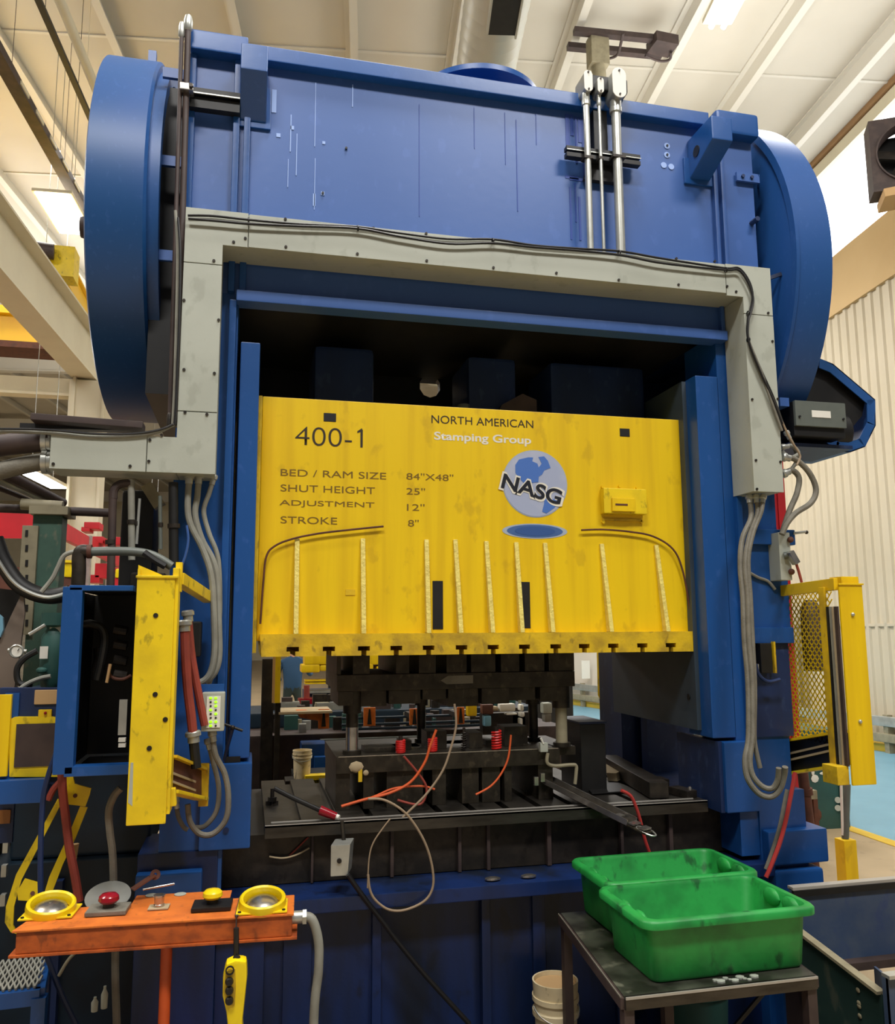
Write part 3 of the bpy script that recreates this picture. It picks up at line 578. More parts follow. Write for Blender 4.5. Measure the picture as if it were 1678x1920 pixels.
cable('thin_conduit', 'grey cable running down beside the tall dark pipes to the left arm', q(3.60, (329, 395), (333, 470), (330, 640), (325, 780), (318, 800), (270, 816), (180, 820), (90, 812), (-20, 808)), .007, 'hose_light')
# ------------------------------------------------------------------ flexible hoses, left side
HG = 'flexible conduits below the left trough corner'
def hose(label, Y, xy, r, m='hose_grey', dy=0):
    n = len(xy); t = thing('flexible_hose', label, 'hose', WY(xy[0][0], xy[0][1], Y))
    MB().tube([WY(x, y, Y+dy*i/(n-1)) for i, (x, y) in enumerate(xy)], r, 10).build('sheath', m, t)
    a = WY(xy[0][0], xy[0][1], Y); b = WY(xy[1][0], xy[1][1], Y+dy/(n-1)); d = (b-a).normalized()
    MB().lathe(a-d*.012, d, [(0, 0), (r*1.3, 0), (r*1.6, .006), (r*1.6, .02), (r*1.2, .024), (r*1.2, .045), (r, .045)], 12).build('end_fitting', 'galv', t); return t
hose('left of three grey hoses dropping from the trough and looping back up', 3.68, ((355, 893), (352, 950), (358, 985), (380, 1030), (396, 1080), (401, 1150), (402, 1220), (394, 1262), (376, 1279), (361, 1272), (357, 1240)), .0135, 'hose_light')
hose('middle of three grey hoses dropping from the trough', 3.70, ((373, 893), (370, 930), (366, 965), (378, 1010), (399, 1050), (408, 1090), (410, 1160), (411, 1230), (402, 1262), (385, 1278)), .0135, 'hose_light')
hose('right of three grey hoses leaving the trough corner', 3.72, ((401, 895), (392, 925), (382, 958), (392, 1000), (406, 1035), (411, 1070), (412, 1150), (406, 1200), (396, 1270), (380, 1300)), .0105, 'hose_light')
hose('outer grey hose looping below the yellow guard bracket', 3.55, ((398, 1375), (404, 1415), (421, 1450), (428, 1490), (424, 1535), (400, 1563), (374, 1563), (356, 1540), (352, 1508)), .0115)
hose('inner grey hose looping below the yellow guard bracket', 3.60, ((390, 1390), (400, 1430), (410, 1475), (406, 1520), (385, 1548), (365, 1552)), .010)
hose('short grey hose behind the lower end of the left guard', 3.62, ((330, 1500), (334, 1530), (344, 1550), (352, 1556)), .009)
hose('dark red hydraulic hose hanging right of the left guard', 3.45, ((346, 1168), (348, 1230), (352, 1290), (358, 1340), (362, 1378)), .018, 'hose_red')
hose('red hydraulic hose beside the indicator box', 3.50, ((352, 1150), (358, 1220), (366, 1270), (378, 1330), (384, 1360)), .016, 'hose_red')
hose('black hose end below the red hoses', 3.46, ((362, 1376), (365, 1410), (368, 1440)), .019, 'black')
tag(MB().tube(q(3.5, (350, 985), (353, 1012), (348, 1040), (340, 1062)), .005, 8).build('air_line', 'blue_lit'), 'thin blue air line above the left guard', 'air line')
# indicator box with LEDs
lb = thing('indicator_box', 'light grey indicator box with two columns of green lamps', 'indicator box', WY(398, 1335, 3.52))
fone('case', 'trough_grey', 379, 1299, 420, 1371, 3.50, .06, lb, bevel=.006); fone('face_plate', 'label_white', 388, 1306, 412, 1364, 3.496, .004, lb)
for cx_, on in ((395, (1, 0, 0, 1, 0, 0, 1, 1)), (404.5, (1, 1, 1, 0, 1, 0, 1, 0))):
    for k, s_ in enumerate(on):
        p = WY(cx_, 1309+k*7.4, 3.494); MB().ball(p, .0055 if s_ else .004, 10, (1.1, .4, .9)).build('lamp', 'led_green' if s_ else 'black', lb)
fone('bracket', 'blue', 366, 1284, 420, 1300, 3.56, .03, lb)
hd = thing('t_handle', 'black T-shaped clamp handle beside the indicator box', 'handle', WY(432, 1365, 3.7))
MB().cyl(WY(421, 1358, 3.70), WY(455, 1370, 3.70), .006).build('bar', 'black', hd); MB().cyl(WY(436, 1363, 3.70), WY(420, 1425, 3.74), .010, .006).build('stem', 'blue_oily', hd); MB().ball(WY(436, 1364, 3.69), .010).build('boss', 'iron', hd)
# valve block above
fone('valve_cap', 'black', 353, 1165, 376, 1232, 3.66, .08, P, bevel=.01)
# ------------------------------------------------------------------ light curtain guards
def post_dims(xa_, xb2, ya, yb, Y): a, b = WY(xa_, ya, Y), WY(xb2, yb, Y); return a, b
gl_ = thing('light_curtain_guard', 'yellow light-curtain guard post left of the press, scuffed and hung on brackets', 'safety guard', (-.32, 3.2, 1.3))
YL = 3.2; A_ = WY(294, 1082, YL); B_ = WY(273, 1547, YL); xg0, xg1 = WY(247, 1300, YL).x, WY(320, 1300, YL).x; zg1, zg0 = A_.z, B_.z
one('face_plate', 'yellow_post', (xg0, xg1, YL, YL+.012, zg0, zg1), parent=gl_, bevel=.004)
one('side_flange', 'yellow_post', (xg0, xg0+.01, YL+.01, YL+.10, zg0, zg1+.03), parent=gl_)
one('side_flange', 'yellow_post', (xg1-.01, xg1+.012, YL+.01, YL+.10, zg0+.03, zg1+.035), parent=gl_, bevel=.003)
one('top_cap', 'yellow_post', (xg0-.004, xg1+.01, YL-.006, YL+.03, zg1-.004, zg1+.006), parent=gl_, bevel=.003)
MB().prism([(xg0, YL+.02, zg1), (xg0, YL+.02, zg1+.045), (xg1-.05, YL+.02, zg1+.01), (xg1-.05, YL+.02, zg1)], (0, .012, 0)).build('top_gusset', 'yellow_post', gl_)
MB().beam((xg1+.005, YL+.08, zg1+.0), (xg1+.095, 3.72, zg1-.055), .04, .045).build('upper_arm', 'yellow_post', gl_, bevel=.003)
one('upper_arm_post', 'yellow_post', (xg1-.005, xg1+.018, YL+.06, YL+.10, zg1-.05, zg1+.06), parent=gl_)
zz = WY(350, 1470, 3.4).z
a_ = WY(320, 1418, 3.30); b_ = WY(378, 1442, 3.60); c_ = WY(378, 1498, 3.60); d_ = WY(320, 1484, 3.30)
MB().prism([a_, b_, c_, d_], (0, .02, 0)).build('lower_arm', 'rust', gl_)
MB().beam(a_, b_, .05, .010).build('lower_arm_lip', 'yellow_dirty', gl_); MB().beam(d_, c_, .06, .014).build('lower_arm_lip', 'yellow_post', gl_, bevel=.003)
MB().beam(WY(316, 1478, 3.25), WY(318, 1512, 3.25), .05, .03, up=(0, 1, 0)).build('arm_foot', 'yellow_post', gl_, bevel=.006)
fone('arm_end_frame', 'yellow_dirty', 374, 1432, 390, 1512, 3.60, .02, gl_, bevel=.003)
for y in (1449, 1465): MB().beam(WY(322, y, 3.285), WY(366, y+17, 3.54), .006, .008).build('sensor_strip', 'rag', gl_)
for x, y in ((292, 1154), (291, 1302), (310, 1349), (280, 1403)): p = WY(x, y, YL); MB().cyl((p.x, YL-.003, p.z), (p.x, YL+.002, p.z), .009, n=10).build('bolt', 'iron', gl_)
MB().prism([WY(245, 1430, YL-.001), WY(250, 1430, YL-.001), WY(248, 1512, YL-.001), WY(240, 1505, YL-.001)], (0, .001, 0)).build('tape_scrap', 'trough_grey', gl_)
# right
gr_ = thing('light_curtain_guard', 'yellow light-curtain guard right of the press with expanded-metal mesh panel', 'safety guard', (2.9, 3.3, 1.3))
YR = 3.25; xr_0, xr_1 = WY(1586, 1280, YR).x, WY(1630, 1280, YR).x; zq1, zq0 = WY(1595, 1095, YR).z, WY(1610, 1473, YR).z
one('face_plate', 'yellow', (xr_0, xr_1, YR, YR+.012, zq0, zq1), parent=gr_, bevel=.004)
one('side_flange', 'yellow', (xr_1-.01, xr_1, YR+.012, YR+.1, zq0, zq1), parent=gr_)
one('top_cap', 'yellow', (xr_0-.005, xr_1+.004, YR-.006, YR+.004, zq1-.005, zq1+.003), (xr_0+.03, xr_1, YR+.02, YR+.10, zq1, zq1+.035), parent=gr_, bevel=.002)
for p in (WY(1598, 1152, YR), WY(1612, 1353, YR)): MB().ball((p.x, YR-.003, p.z), .009, 10).build('bolt', 'galv', gr_)
xi = xr_0
for y0_, w_, m_ in ((YR+.012, .02, 'brown_dark'), (YR+.038, .007, 'rag'), (YR+.056, .007, 'hose_light'), (YR+.07, .012, 'black')):
    one('sensor_strip', m_, (xi-.01-(y0_-YR)*.05, xi-.0-(y0_-YR)*.05, y0_, y0_+w_, zq0+.08, zq1-.1), parent=gr_)
one('channel_back', 'yellow_dirty', (xi-.012, xi, YR+.09, YR+.13, zq0+.06, zq1-.01), parent=gr_, bevel=.003)
MB().beam((xi, YR+.02, zq1-.0), (WX(1408, 1112, 2.70).x, 4.0, WY(1408, 1112, 4.0).z), .02, .055).build('upper_arm', 'yellow', gr_, bevel=.003)
for xt, yt, xb, yb in ((1450, 1112, 1452, 1167), (1461, 1300, 1468, 1390)):
    MB().beam(WX(xt, yt, 2.70), WX(xb, yb, 2.70), .02, .03, up=(0, 1, 0)).build('mesh_frame', 'yellow', gr_, bevel=.003)
# bottom channel with sensor strips
c1, c2, c3, c4 = WX(1422, 1400, 2.70), WX(1580, 1372, 2.70), WX(1580, 1435, 2.70), WX(1425, 1458, 2.70)
MB().prism([c1, c2, c3, c4], (.05, 0, 0)).build('lower_arm', 'black', gr_)
MB().beam(c1+Vector((0, 0, .006)), c2, .06, .012).build('lower_arm_lip', 'yellow', gr_); MB().beam(c4, c3, .06, .012).build('lower_arm_lip', 'yellow_post', gr_)
MB().beam(WX(1424, 1392, 2.69), WX(1434, 1462, 2.69), .035, .05, up=(0, 1, 0)).build('lower_arm_end', 'yellow_post', gr_, bevel=.004)
for y in (1412, 1424): MB().beam(WX(1449, y+8, 2.69), WX(1563, y-18, 2.69), .01, .010).build('sensor_strip', 'rag', gr_)
one('foot_box', 'yellow_dirty', (xi-.06, xi+.0, YR+.02, YR+.12, zq0, zq0+.08), parent=gr_, bevel=.004)
# expanded-metal panel: strands crossing between the top arm and the lower arm
mb = MB(); Xm = 2.70; ya, yb = WX(1560, 1200, Xm).y, WX(1456, 1200, Xm).y; zlo, zhi = WX(1500, 1385, Xm).z, WX(1500, 1105, Xm).z
cw, ch, th = .034, .0185, .0022; nx = int((yb-ya)/cw); nz = int((zhi-zlo)/ch)
for i in range(nx):
    for k in range(nz):
        y0_ = ya+i*cw+(cw/2 if k % 2 else 0); z0_ = zlo+k*ch
        for sgn in (1, -1):
            a, b = Vector((Xm, y0_, z0_)), Vector((Xm, y0_+sgn*cw/2, z0_+ch)); nrm = Vector((0, ch, -sgn*cw/2)).normalized()*th
            mb.add([a-nrm, a+nrm, b+nrm, b-nrm, a-nrm+Vector((.004, 0, 0)), a+nrm+Vector((.004, 0, 0)), b+nrm+Vector((.004, 0, 0)), b-nrm+Vector((.004, 0, 0))], [(0, 1, 2, 3), (7, 6, 5, 4), (0, 4, 5, 1), (3, 2, 6, 7)])
me = bpy.data.meshes.new('mesh_panel'); me.from_pydata([v-OFF[gr_.name] for v in mb.v], [], mb.f); me.materials.append(MATS['yellow_post'])
o = bpy.data.objects.new('mesh_panel', me); C.objects.link(o); o.parent = gr_; o['kind'] = 'stuff'
t = thing('hanging_sleeve', 'dark brown sleeve hanging inside the right mesh guard', 'sleeve', WX(1530, 1200, 2.8))
MB().lathe(WX(1527, 1258, 2.82), (0, 0, 1), [(0, 0), (.05, 0), (.052, .2), (.048, .32), (.03, .36), (0, .36)], 14).build('sleeve', 'brown_dark', t)
# ------------------------------------------------------------------ right side hoses and boxes
hose('left hose of the grey bundle below the right trough end', 3.70, ((1405, 932), (1408, 970), (1392, 1010), (1388, 1060), (1393, 1120), (1396, 1200), (1402, 1270), (1404, 1340), (1403, 1390), (1397, 1425), (1402, 1460), (1422, 1487), (1445, 1494), (1462, 1480), (1470, 1455), (1472, 1438)), .0135, dy=-.25)
hose('middle hose of the grey bundle below the right trough end', 3.68, ((1418, 932), (1420, 965), (1404, 1010), (1397, 1060), (1402, 1120), (1404, 1200), (1410, 1270), (1411, 1340), (1411, 1385), (1406, 1425), (1412, 1455), (1430, 1475), (1448, 1478), (1458, 1462), (1460, 1440)), .0125, dy=-.22)
hose('right hose of the grey bundle below the right trough end', 3.66, ((1431, 932), (1427, 960), (1412, 1000), (1403, 1050), (1407, 1120), (1411, 1200), (1415, 1290), (1414, 1370), (1416, 1400), (1425, 1440)), .011, dy=-.1)
hose('big grey hose arching right of the trough end', 3.66, ((1470, 857), (1492, 862), (1517, 886), (1530, 918), (1520, 943), (1492, 962), (1475, 982), (1466, 1002)), .0145)
hose('smaller grey hose arching inside the big one', 3.68, ((1470, 888), (1485, 882), (1498, 896), (1494, 925), (1480, 958), (1468, 995)), .0145)
hose('short grey hose kinked behind the trough near the motor', 3.70, ((1468, 838), (1485, 836), (1497, 850), (1480, 858), (1466, 846)), .010, 'hose_light')
hose('short grey hose stub under the motor', 3.72, ((1475, 812), (1487, 835), (1495, 860), (1484, 880)), .010)
cable('control_cable', 'thin brown cable curling past the motor to the hoses', q(3.6, (1466, 790), (1480, 820), (1497, 848), (1500, 858), (1494, 872)), .004, 'wire_tan')
cable('control_cable', 'grey cable slanting down across the right trough leg', q(YT-.018, (1404, 640), (1428, 700), (1445, 750), (1466, 808)), .007, 'hose_grey')
cable('air_hose', 'pale blue hose crossing behind the right hose bundle', q(3.78, (1404, 1073), (1422, 1083), (1440, 1090), (1453, 1105)), .008, 'hose_light', 'hose')
cable('air_hose', 'short dark hose looping from the valve beside the mesh guard', q(3.72, (1417, 1245), (1423, 1265), (1440, 1278), (1462, 1274)), .009, 'blue_dark', 'hose')
vb = thing('valve_box', 'small black valve box on the right column behind the hoses', 'valve', WY(1440, 1230, 3.74)); fone('case', 'black', 1425, 1206, 1450, 1262, 3.74, .05, vb, bevel=.006); fone('side_strip', 'yellow_dirty', 1450, 1203, 1457, 1262, 3.745, .04, vb)
MB().lathe(WY(1418, 1245, 3.73), (0, 0, -1), [(0, 0), (.012, 0), (.012, .03), (0, .03)], 12).build('fitting', 'galv', vb)
jb = thing('connector_box', 'narrow grey junction box with plugs on the right column', 'junction box', WY(1475, 1040, 3.7)); fone('case', 'trough_grey', 1459, 998, 1486, 1088, 3.70, .1, jb, bevel=.004)
for x, y in ((1482, 1012), (1484, 1072)): p = WY(x, y, 3.69); MB().ball(p, .016, 12, (1, 1, 1)).build('knob', 'rust', jb)
p = WY(1470, 1042, 3.69); MB().cyl(p, p+Vector((.03, -.02, .005)), .018).build('plug_socket', 'motor_grey', jb)
p = WY(1484, 1040, 3.66); MB().beam(p+Vector((-.01, 0, .015)), p+Vector((.025, 0, -.045)), .035, .03).build('plug', 'bright_steel', jb, bevel=.004)
cable('plug_cord', 'reddish cord dropping from the plug of the junction box', q(3.66, (1492, 1055), (1497, 1070), (1503, 1092)), .007, 'hose_red', 'cord')
t = thing('wall_tap', 'small steel pipe stub sticking out behind the junction box', 'pipe', WY(1500, 999, 3.76)); MB().cyl(WY(1487, 1000, 3.76), WY(1512, 997, 3.76), .007).build('tube', 'galv', t); MB().ball(WY(1512, 998, 3.76), .01).build('cap', 'iron', t)
rd = thing('red_cabinet', 'tall red panel standing behind the right column', 'cabinet', WY(1465, 950, 5.2)); a, b = WY(1450, 900, 5.2), WY(1478, 1010, 5.2); MB().box(a.x, b.x, 5.2, 5.6, 0, a.z+.15).build('body', 'red', rd, bevel=.01); MB().box(a.x+.02, b.x-.02, 5.19, 5.2, 1.2, a.z).build('door', 'red', rd)
# motor and its belt guard
mo = thing('drive_motor', 'dark grey drive motor with terminal box beside the right gear guard', 'motor', (2.95, 3.9, 3.0))
a, b = WY(1490, 750, 3.78), WY(1588, 803, 3.78); MB().box(a.x, b.x, 3.78, 3.80, b.z, a.z).build('terminal_cover', 'motor_grey', mo, bevel=.004)
MB().box(a.x, b.x+.005, 3.80, 3.92, b.z-.05, a.z+.0).build('terminal_box', 'black', mo, bevel=.006)
fone('rating_label', 'label_white', 1522, 769, 1558, 784, 3.777, .003, mo)
for x, y in ((1499, 781), (1581, 786)): p = WY(x, y, 3.778); MB().cyl((p.x, 3.772, p.z), (p.x, 3.782, p.z), .006, n=8).build('screw', 'black', mo)
c = Vector((3.18, 4.05, 3.12)); MB().lathe((2.86, 4.05, 3.10), (1, 0, 0), [(0, 0), (.11, 0), (.12, .02), (.12, .42), (.1, .44), (0, .44)], 32).build('motor_body', 'black', mo)
MB().box(2.80, 3.2, 3.85, 4.2, 2.965, 2.985).build('mounting_foot', 'blue_dark', mo)
fone('bracket', 'blue_lit', 1462, 745, 1480, 762, 3.80, .08, mo)
bgp = [(1540, 676), (1562, 684), (1640, 750), (1642, 800), (1620, 838), (1596, 847), (1566, 845), (1545, 825), (1568, 822), (1590, 835), (1603, 826), (1618, 790), (1616, 752), (1558, 708), (1537, 690)]
outer = [(1537, 672), (1562, 682), (1641, 749), (1642, 798), (1622, 838), (1595, 848), (1567, 846), (1544, 824)]
g_ = thing('belt_guard', 'blue angular belt guard around the motor pulley', 'belt guard', WY(1590, 760, 4.0))
for i in range(len(outer)-1):
    a, b = WY(*outer[i], 3.95), WY(*outer[i+1], 3.95); dd = (b-a).normalized(); nn = Vector((dd.z, 0, -dd.x))
    if nn.dot(WY(1560, 770, 3.95)-a) < 0: nn = -nn
    w_ = .055; MB().prism([a, b, b+nn*.006, a+nn*.006], (0, .34, 0)).build('guard_band', 'wheel_blue', g_)
    MB().prism([a, b, b+nn*w_-dd*.01, a+nn*w_+dd*.01], (0, .006, 0)).build('guard_face', 'wheel_blue', g_)
MB().prism([WY(x, y, 3.99) for x, y in ((1530, 684), (1562, 696), (1622, 752), (1616, 780), (1594, 806), (1556, 826), (1520, 806), (1500, 800), (1500, 700))], (0, .01, 0)).build('guard_back', 'black', g_)
# ================================================================== THE DIE SET
D = thing('die_set', 'oily dark steel stamping die set standing open between slide and bolster', 'die', (1.1, 4.4, 1.147))
YD = 4.12
zsl = 1.881
def dz(y, Y=YD, x=850): return WY(x, y, Y).z
u0, u1 = WY(632, 1290, YD).x, WY(1078, 1275, YD).x
ztop = zsl; zA = dz(1262); zB = dz(1292)
one('upper_shoe', 'die_steel', (u0, u1, YD, YD+.62, zB, zA), parent=D, bevel=.004)
for x0, x1 in ((632, 640), (662, 694), (743, 768), (786, 818), (838, 876), (884, 930), (940, 975), (985, 1022), (1030, 1078)):
    one('spacer_block', 'die_steel', (WY(x0, 1240, YD).x, WY(x1, 1240, YD).x, YD+.01, YD+.6, zA, ztop), parent=D, bevel=.003)
zC = dz(1328)
for x0, x1, dy, zz_ in ((634, 662, .0, 1318), (664, 728, .05, 1322), (730, 790, .02, 1318), (795, 840, .04, 1312), (843, 900, .03, 1326), (903, 955, .0, 1322), (958, 1010, .05, 1318), (1015, 1062, .02, 1320)):
    one('punch_block', 'die_steel', (WY(x0, 1300, YD).x, WY(x1, 1300, YD).x, YD+dy, YD+dy+.4, dz(zz_), zB), parent=D, bevel=.004)
MB().prism([WY(x, y, YD-.004) for x, y in ((826, 1276), (840, 1267), (887, 1266), (887, 1281), (838, 1283))], (0, .004, 0)).build('die_tag', 'hose_grey', D)
# lower shoe, parallels
l0, l1 = WY(630, 1440, YD).x, WY(1050, 1410, YD).x
zl1 = (dz(1421, YD, 640)+dz(1401, YD, 1040))/2; zl0 = (dz(1453, YD, 640)+dz(1432, YD, 1040))/2
one('lower_shoe', 'die_steel', (l0, l1, YD, YD+.62, zl0, zl1), parent=D, bevel=.004)
one('lower_shoe_edge', 'bright_steel', (l0+.01, l1-.01, YD-.002, YD+.002, zl1-.003, zl1+.0015), parent=D)
one('shoe_extension', 'die_steel', (l1-.02, WY(1086, 1400, YD).x, YD+.05, YD+.5, zl1-.045, zl1+.0), parent=D, bevel=.003)
for x0, x1 in ((630, 657), (682, 702), (726, 795), (812, 838), (868, 900), (906, 940), (948, 962), (1012, 1040)):
    one('parallel', 'die_steel', (WY(x0, 1480, YD).x, WY(x1, 1480, YD).x, YD+.02, YD+.58, 1.147, zl0), parent=D, bevel=.003)
# die blocks standing on the lower shoe
for x0, x1, y, dy in ((684, 742, 1396, .1), (752, 772, 1385, .14), (800, 838, 1370, .12), (880, 905, 1375, .1), (912, 925, 1390, .15), (946, 990, 1366, .12), (700, 790, 1408, .25), (830, 1000, 1402, .3)):
    one('die_block', 'die_steel', (WY(x0, 1400, YD+dy).x, WY(x1, 1400, YD+dy).x, YD+dy, YD+dy+.14, zl1, dz(y, YD+dy)), parent=D, bevel=.004)
# guide posts with bushings
def gpost(x, r, dy, yb, m='die_steel', bush=True, ysil=None):
    p = WY(x, 1380, YD+dy); zt_ = zB
    o = MB().cyl((p.x, YD+dy, zl1), (p.x, YD+dy, zt_), r, n=20).build('guide_post', m, D)
    if bush: MB().lathe((p.x, YD+dy, zt_-.11), (0, 0, 1), [(0, 0), (r*1.5, 0), (r*1.5, .11), (0, .11)], 20).build('bushing', 'die_steel', o)
    MB().lathe((p.x, YD+dy, zl1), (0, 0, 1), [(r, 0), (r*1.5, 0), (r*1.5, .02), (r, .02)], 20).build('post_collar', 'die_steel', o)
    if ysil: MB().cyl((p.x, YD+dy, zl1+.02), (p.x, YD+dy, zl1+.13), r*1.02, n=20).build('bright_band', 'bright_steel', o)
gpost(660, .030, .07, 1418, ysil=1); gpost(1053, .030, .06, 1398, 'khaki'); gpost(790, .024, .4, 1410); gpost(1000, .026, .30, 1398)
# springs
for x, y0, y1, m, r, dy in ((751, 1388, 1415, 'spring_red', .020, .05), (811, 1384, 1412, 'spring_red', .020, .05), (931, 1370, 1412, 'spring_red', .022, .04), (870, 1372, 1412, 'iron', .013, .05)):
    p = WY(x, y1, YD+dy); zt_ = WY(x, y0, YD+dy).z
    MB().helix((p.x, YD+dy, zl1), (p.x, YD+dy, zt_), r, .0055 if m != 'iron' else .003, 7 if m != 'iron' else 8).build('die_spring', m, D, label='red die spring' if m != 'iron' else None)
    MB().cyl((p.x, YD+dy, zl1), (p.x, YD+dy, zt_+.02), r*.55, n=10).build('spring_pin', 'iron', D)
# crank clamp and odd fittings on the right of the lower die
fone('toggle_box', 'trough_grey', 1013, 1393, 1028, 1410, YD-.03, .03, D, bevel=.004)
MB().cyl(WY(1019, 1395, YD-.03), WY(1014, 1384, YD-.03), .004, .006).build('toggle_lever', 'label_white', D)
MB().tube(q(YD-.02, (1027, 1412), (1026, 1430), (1040, 1436), (1070, 1434), (1080, 1436), (1080, 1450), (1078, 1470)), .009, 8).build('bent_pipe', 'khaki', D)
for x, y in ((1018, 1458), (1006, 1465)): fone('clamp_block', 'bright_steel', x-4, y-8, x+4, y+8, YD-.02, .02, D, bevel=.002)
MB().ball(WY(668, 1438, YD-.005), .03, 8, (1.2, .3, .9)).build('grease_lump', 'rag', D); MB().ball(WY(686, 1449, YD-.005), .014, 8, (1, .4, 1)).build('grease_lump', 'rag', D)
fone('clamp_strap', 'yellow_dirty', 672, 1443, 679, 1466, YD-.01, .01, D)
# ------------------------------------------------------------------ black scrap box, chute, bars on the bolster
bx = thing('scrap_box', 'tall matt black box standing on the bolster right of the die', 'box', WZ(1115, 1468, 1.147))
a, b = WY(1088, 1358, 4.25), WY(1138, 1464, 4.25); MB().box(a.x, b.x, 4.25, 4.55, 1.147, a.z).build('body', 'black', bx, bevel=.006); one('lid', 'blue_dark', (a.x-.01, b.x+.005, 4.24, 4.56, a.z, a.z+.012), parent=bx, bevel=.003)
ch = thing('parts_chute', 'narrow worn steel parts chute sloping from the die out over the bolster edge', 'chute', WY(1130, 1500, 3.8))
c0, c1 = WY(1025, 1466, 4.15), WY(1218, 1562, 3.62); dd = (c1-c0).normalized(); sd = dd.cross(Vector((0, 0, 1))).normalized(); upv = sd.cross(dd)
MB().beam(c0, c1, .075, .006, up=upv).build('floor_plate', 'die_steel', ch)
for s_ in (-1, 1): MB().beam(c0+sd*s_*.036+upv*.012, c1-dd*.10+sd*s_*.036+upv*.012, .006, .026, up=upv).build('side_wall', 'bright_steel', ch)
for k, (t_, w_) in enumerate(((.70, .05), (.84, .06), (.93, .06))): MB().beam(c0+(c1-c0)*t_+upv*.01, c0+(c1-c0)*(t_+.05)+upv*.012, w_, .008, up=upv).build('catch_plate', 'bright_steel', ch, bevel=.001)
MB().tube([c1-dd*.02+sd*.03*math.cos(i*.9)+dd*.05*math.sin(i*.9) for i in range(8)], .004, 6).build('wire_loop', 'galv', ch)
tb = thing('clamp_bar', 'thick dark steel bar lying diagonally on the right of the bolster', 'bar', WZ(1200, 1460, 1.147))
MB().beam(WZ(1142, 1428, 1.19), WZ(1236, 1482, 1.19), .10, .08).build('bar', 'iron', tb, bevel=.006)
fone('riser_block', 'iron', 1232, 1462, 1256, 1486, 4.2, .1, tb, bevel=.004)
tb = thing('clamp_bar', 'short dark clamp with a pale tip at the right end of the bolster', 'clamp', WZ(1280, 1485, 1.147))
MB().beam(WZ(1262, 1480, 1.17), WZ(1298, 1490, 1.165), .07, .04).build('bar', 'iron', tb, bevel=.006); MB().ball(WZ(1294, 1482, 1.18), .018, 10, (.7, .7, 1.2)).build('tip', 'bright_steel', tb)
t = thing('belt_scrap', 'black rubber mat lying on the bolster beside the chute', 'mat', WZ(1130, 1478, 1.15)); MB().prism([WZ(x, y, 1.152) for x, y in ((1090, 1468), (1160, 1470), (1172, 1486), (1110, 1490))], (0, 0, .008)).build('mat', 'black', t, bevel=.003)
t = thing('metal_scrap', 'crumpled pale metal offcut on the bolster behind the black box', 'offcut', WZ(1155, 1460, 1.16)); MB().prism([WZ(x, y, 1.155) for x, y in ((1139, 1440), (1152, 1448), (1170, 1458), (1158, 1465), (1140, 1464))], (0, .02, .04)).build('sheet', 'rag', t)
# T-bolts and clamps on the bolster
for x, y in ((792, 1512), (805, 1518)): pass
for k, (x, y, l) in enumerate(((510, 1510, .05), (680, 1502, .06), (1012, 1480, .08))):
    p = WZ(x, y, 1.147); t = thing('clamp_stack', ('left-hand', 'second', 'right-hand')[k]+' stack of clamping nuts and stud on the bolster front', 'clamp', p)
    MB().cyl(p, p+Vector((0, 0, l+.03)), .010, n=10).build('stud', 'iron', t); MB().cyl(p+Vector((0, 0, l*.4)), p+Vector((0, 0, l*.8)), .022, n=6).build('nut', 'iron', t); one('heel_block', 'iron', (p.x-.03, p.x+.03, p.y, p.y+.08, 1.147, 1.147+l*.4), parent=t)
# air hoses and wires
cable('air_hose', 'orange air hose sweeping up from the nozzle through the die to its middle', q(4.02, (640, 1512), (680, 1500), (730, 1487), (770, 1466), (796, 1430), (806, 1400), (818, 1368)), .0065, 'hose_orange', 'hose')
cable('air_hose', 'orange air hose crossing low behind the first one', q(4.04, (650, 1510), (700, 1494), (740, 1478), (790, 1474), (815, 1480)), .005, 'hose_orange', 'hose')
cable('air_hose', 'orange air hose hanging in a curve on the right of the die', q(4.03, (958, 1378), (953, 1420), (940, 1450), (920, 1474), (892, 1490)), .005, 'hose_orange', 'hose')
cable('air_hose', 'short red hose end near the middle of the bolster', q(4.03, (745, 1500), (775, 1508), (792, 1505), (800, 1480), (788, 1455), (757, 1418)), .0045, 'hose_red', 'hose')
cable('sensor_wire', 'long tan wire hanging from the upper die across the bolster front', q(3.93, (852, 1320), (855, 1360), (846, 1400), (830, 1445), (800, 1488), (766, 1522), (738, 1550)), .0055, 'wire_tan', 'wire')
cable('sensor_wire', 'tan wire looping low in front of the bed apron', q(3.715, (690, 1498), (720, 1500), (755, 1520), (780, 1550), (800, 1588), (811, 1630), (811, 1665), (795, 1690), (760, 1706), (730, 1706), (706, 1690), (694, 1670), (690, 1640)), .0055, 'wire_tan', 'wire')
cable('sensor_wire', 'thin tan wire rising on the left side of the low loop', q(3.715, (689, 1665), (692, 1610), (700, 1580), (720, 1550), (732, 1535)), .0025, 'wire_tan', 'wire')
cable('sensor_wire', 'pale thin wire under the left end of the bolster', q(3.96, (505, 1606), (530, 1609), (555, 1603), (580, 1590)), .003, 'rag', 'wire')
cable('sensor_wire', 'pink thin wire slanting under the left end of the bolster', q(3.97, (543, 1604), (560, 1588), (578, 1570)), .003, 'hose_red', 'wire')
ag = thing('air_nozzle', 'black air lance with red grip lying over the left bolster edge', 'air lance', WY(620, 1525, 3.95))
MB().tube(q(3.98, (514, 1478), (545, 1494), (580, 1510), (602, 1520)), .011, 10).build('lance', 'black', ag); MB().cyl(WY(600, 1519, 3.95), WY(630, 1531, 3.93), .022, .017).build('grip', 'button_red', ag); MB().cyl(WY(629, 1530, 3.93), WY(636, 1533, 3.92), .011).build('nozzle_tip', 'label_white', ag)
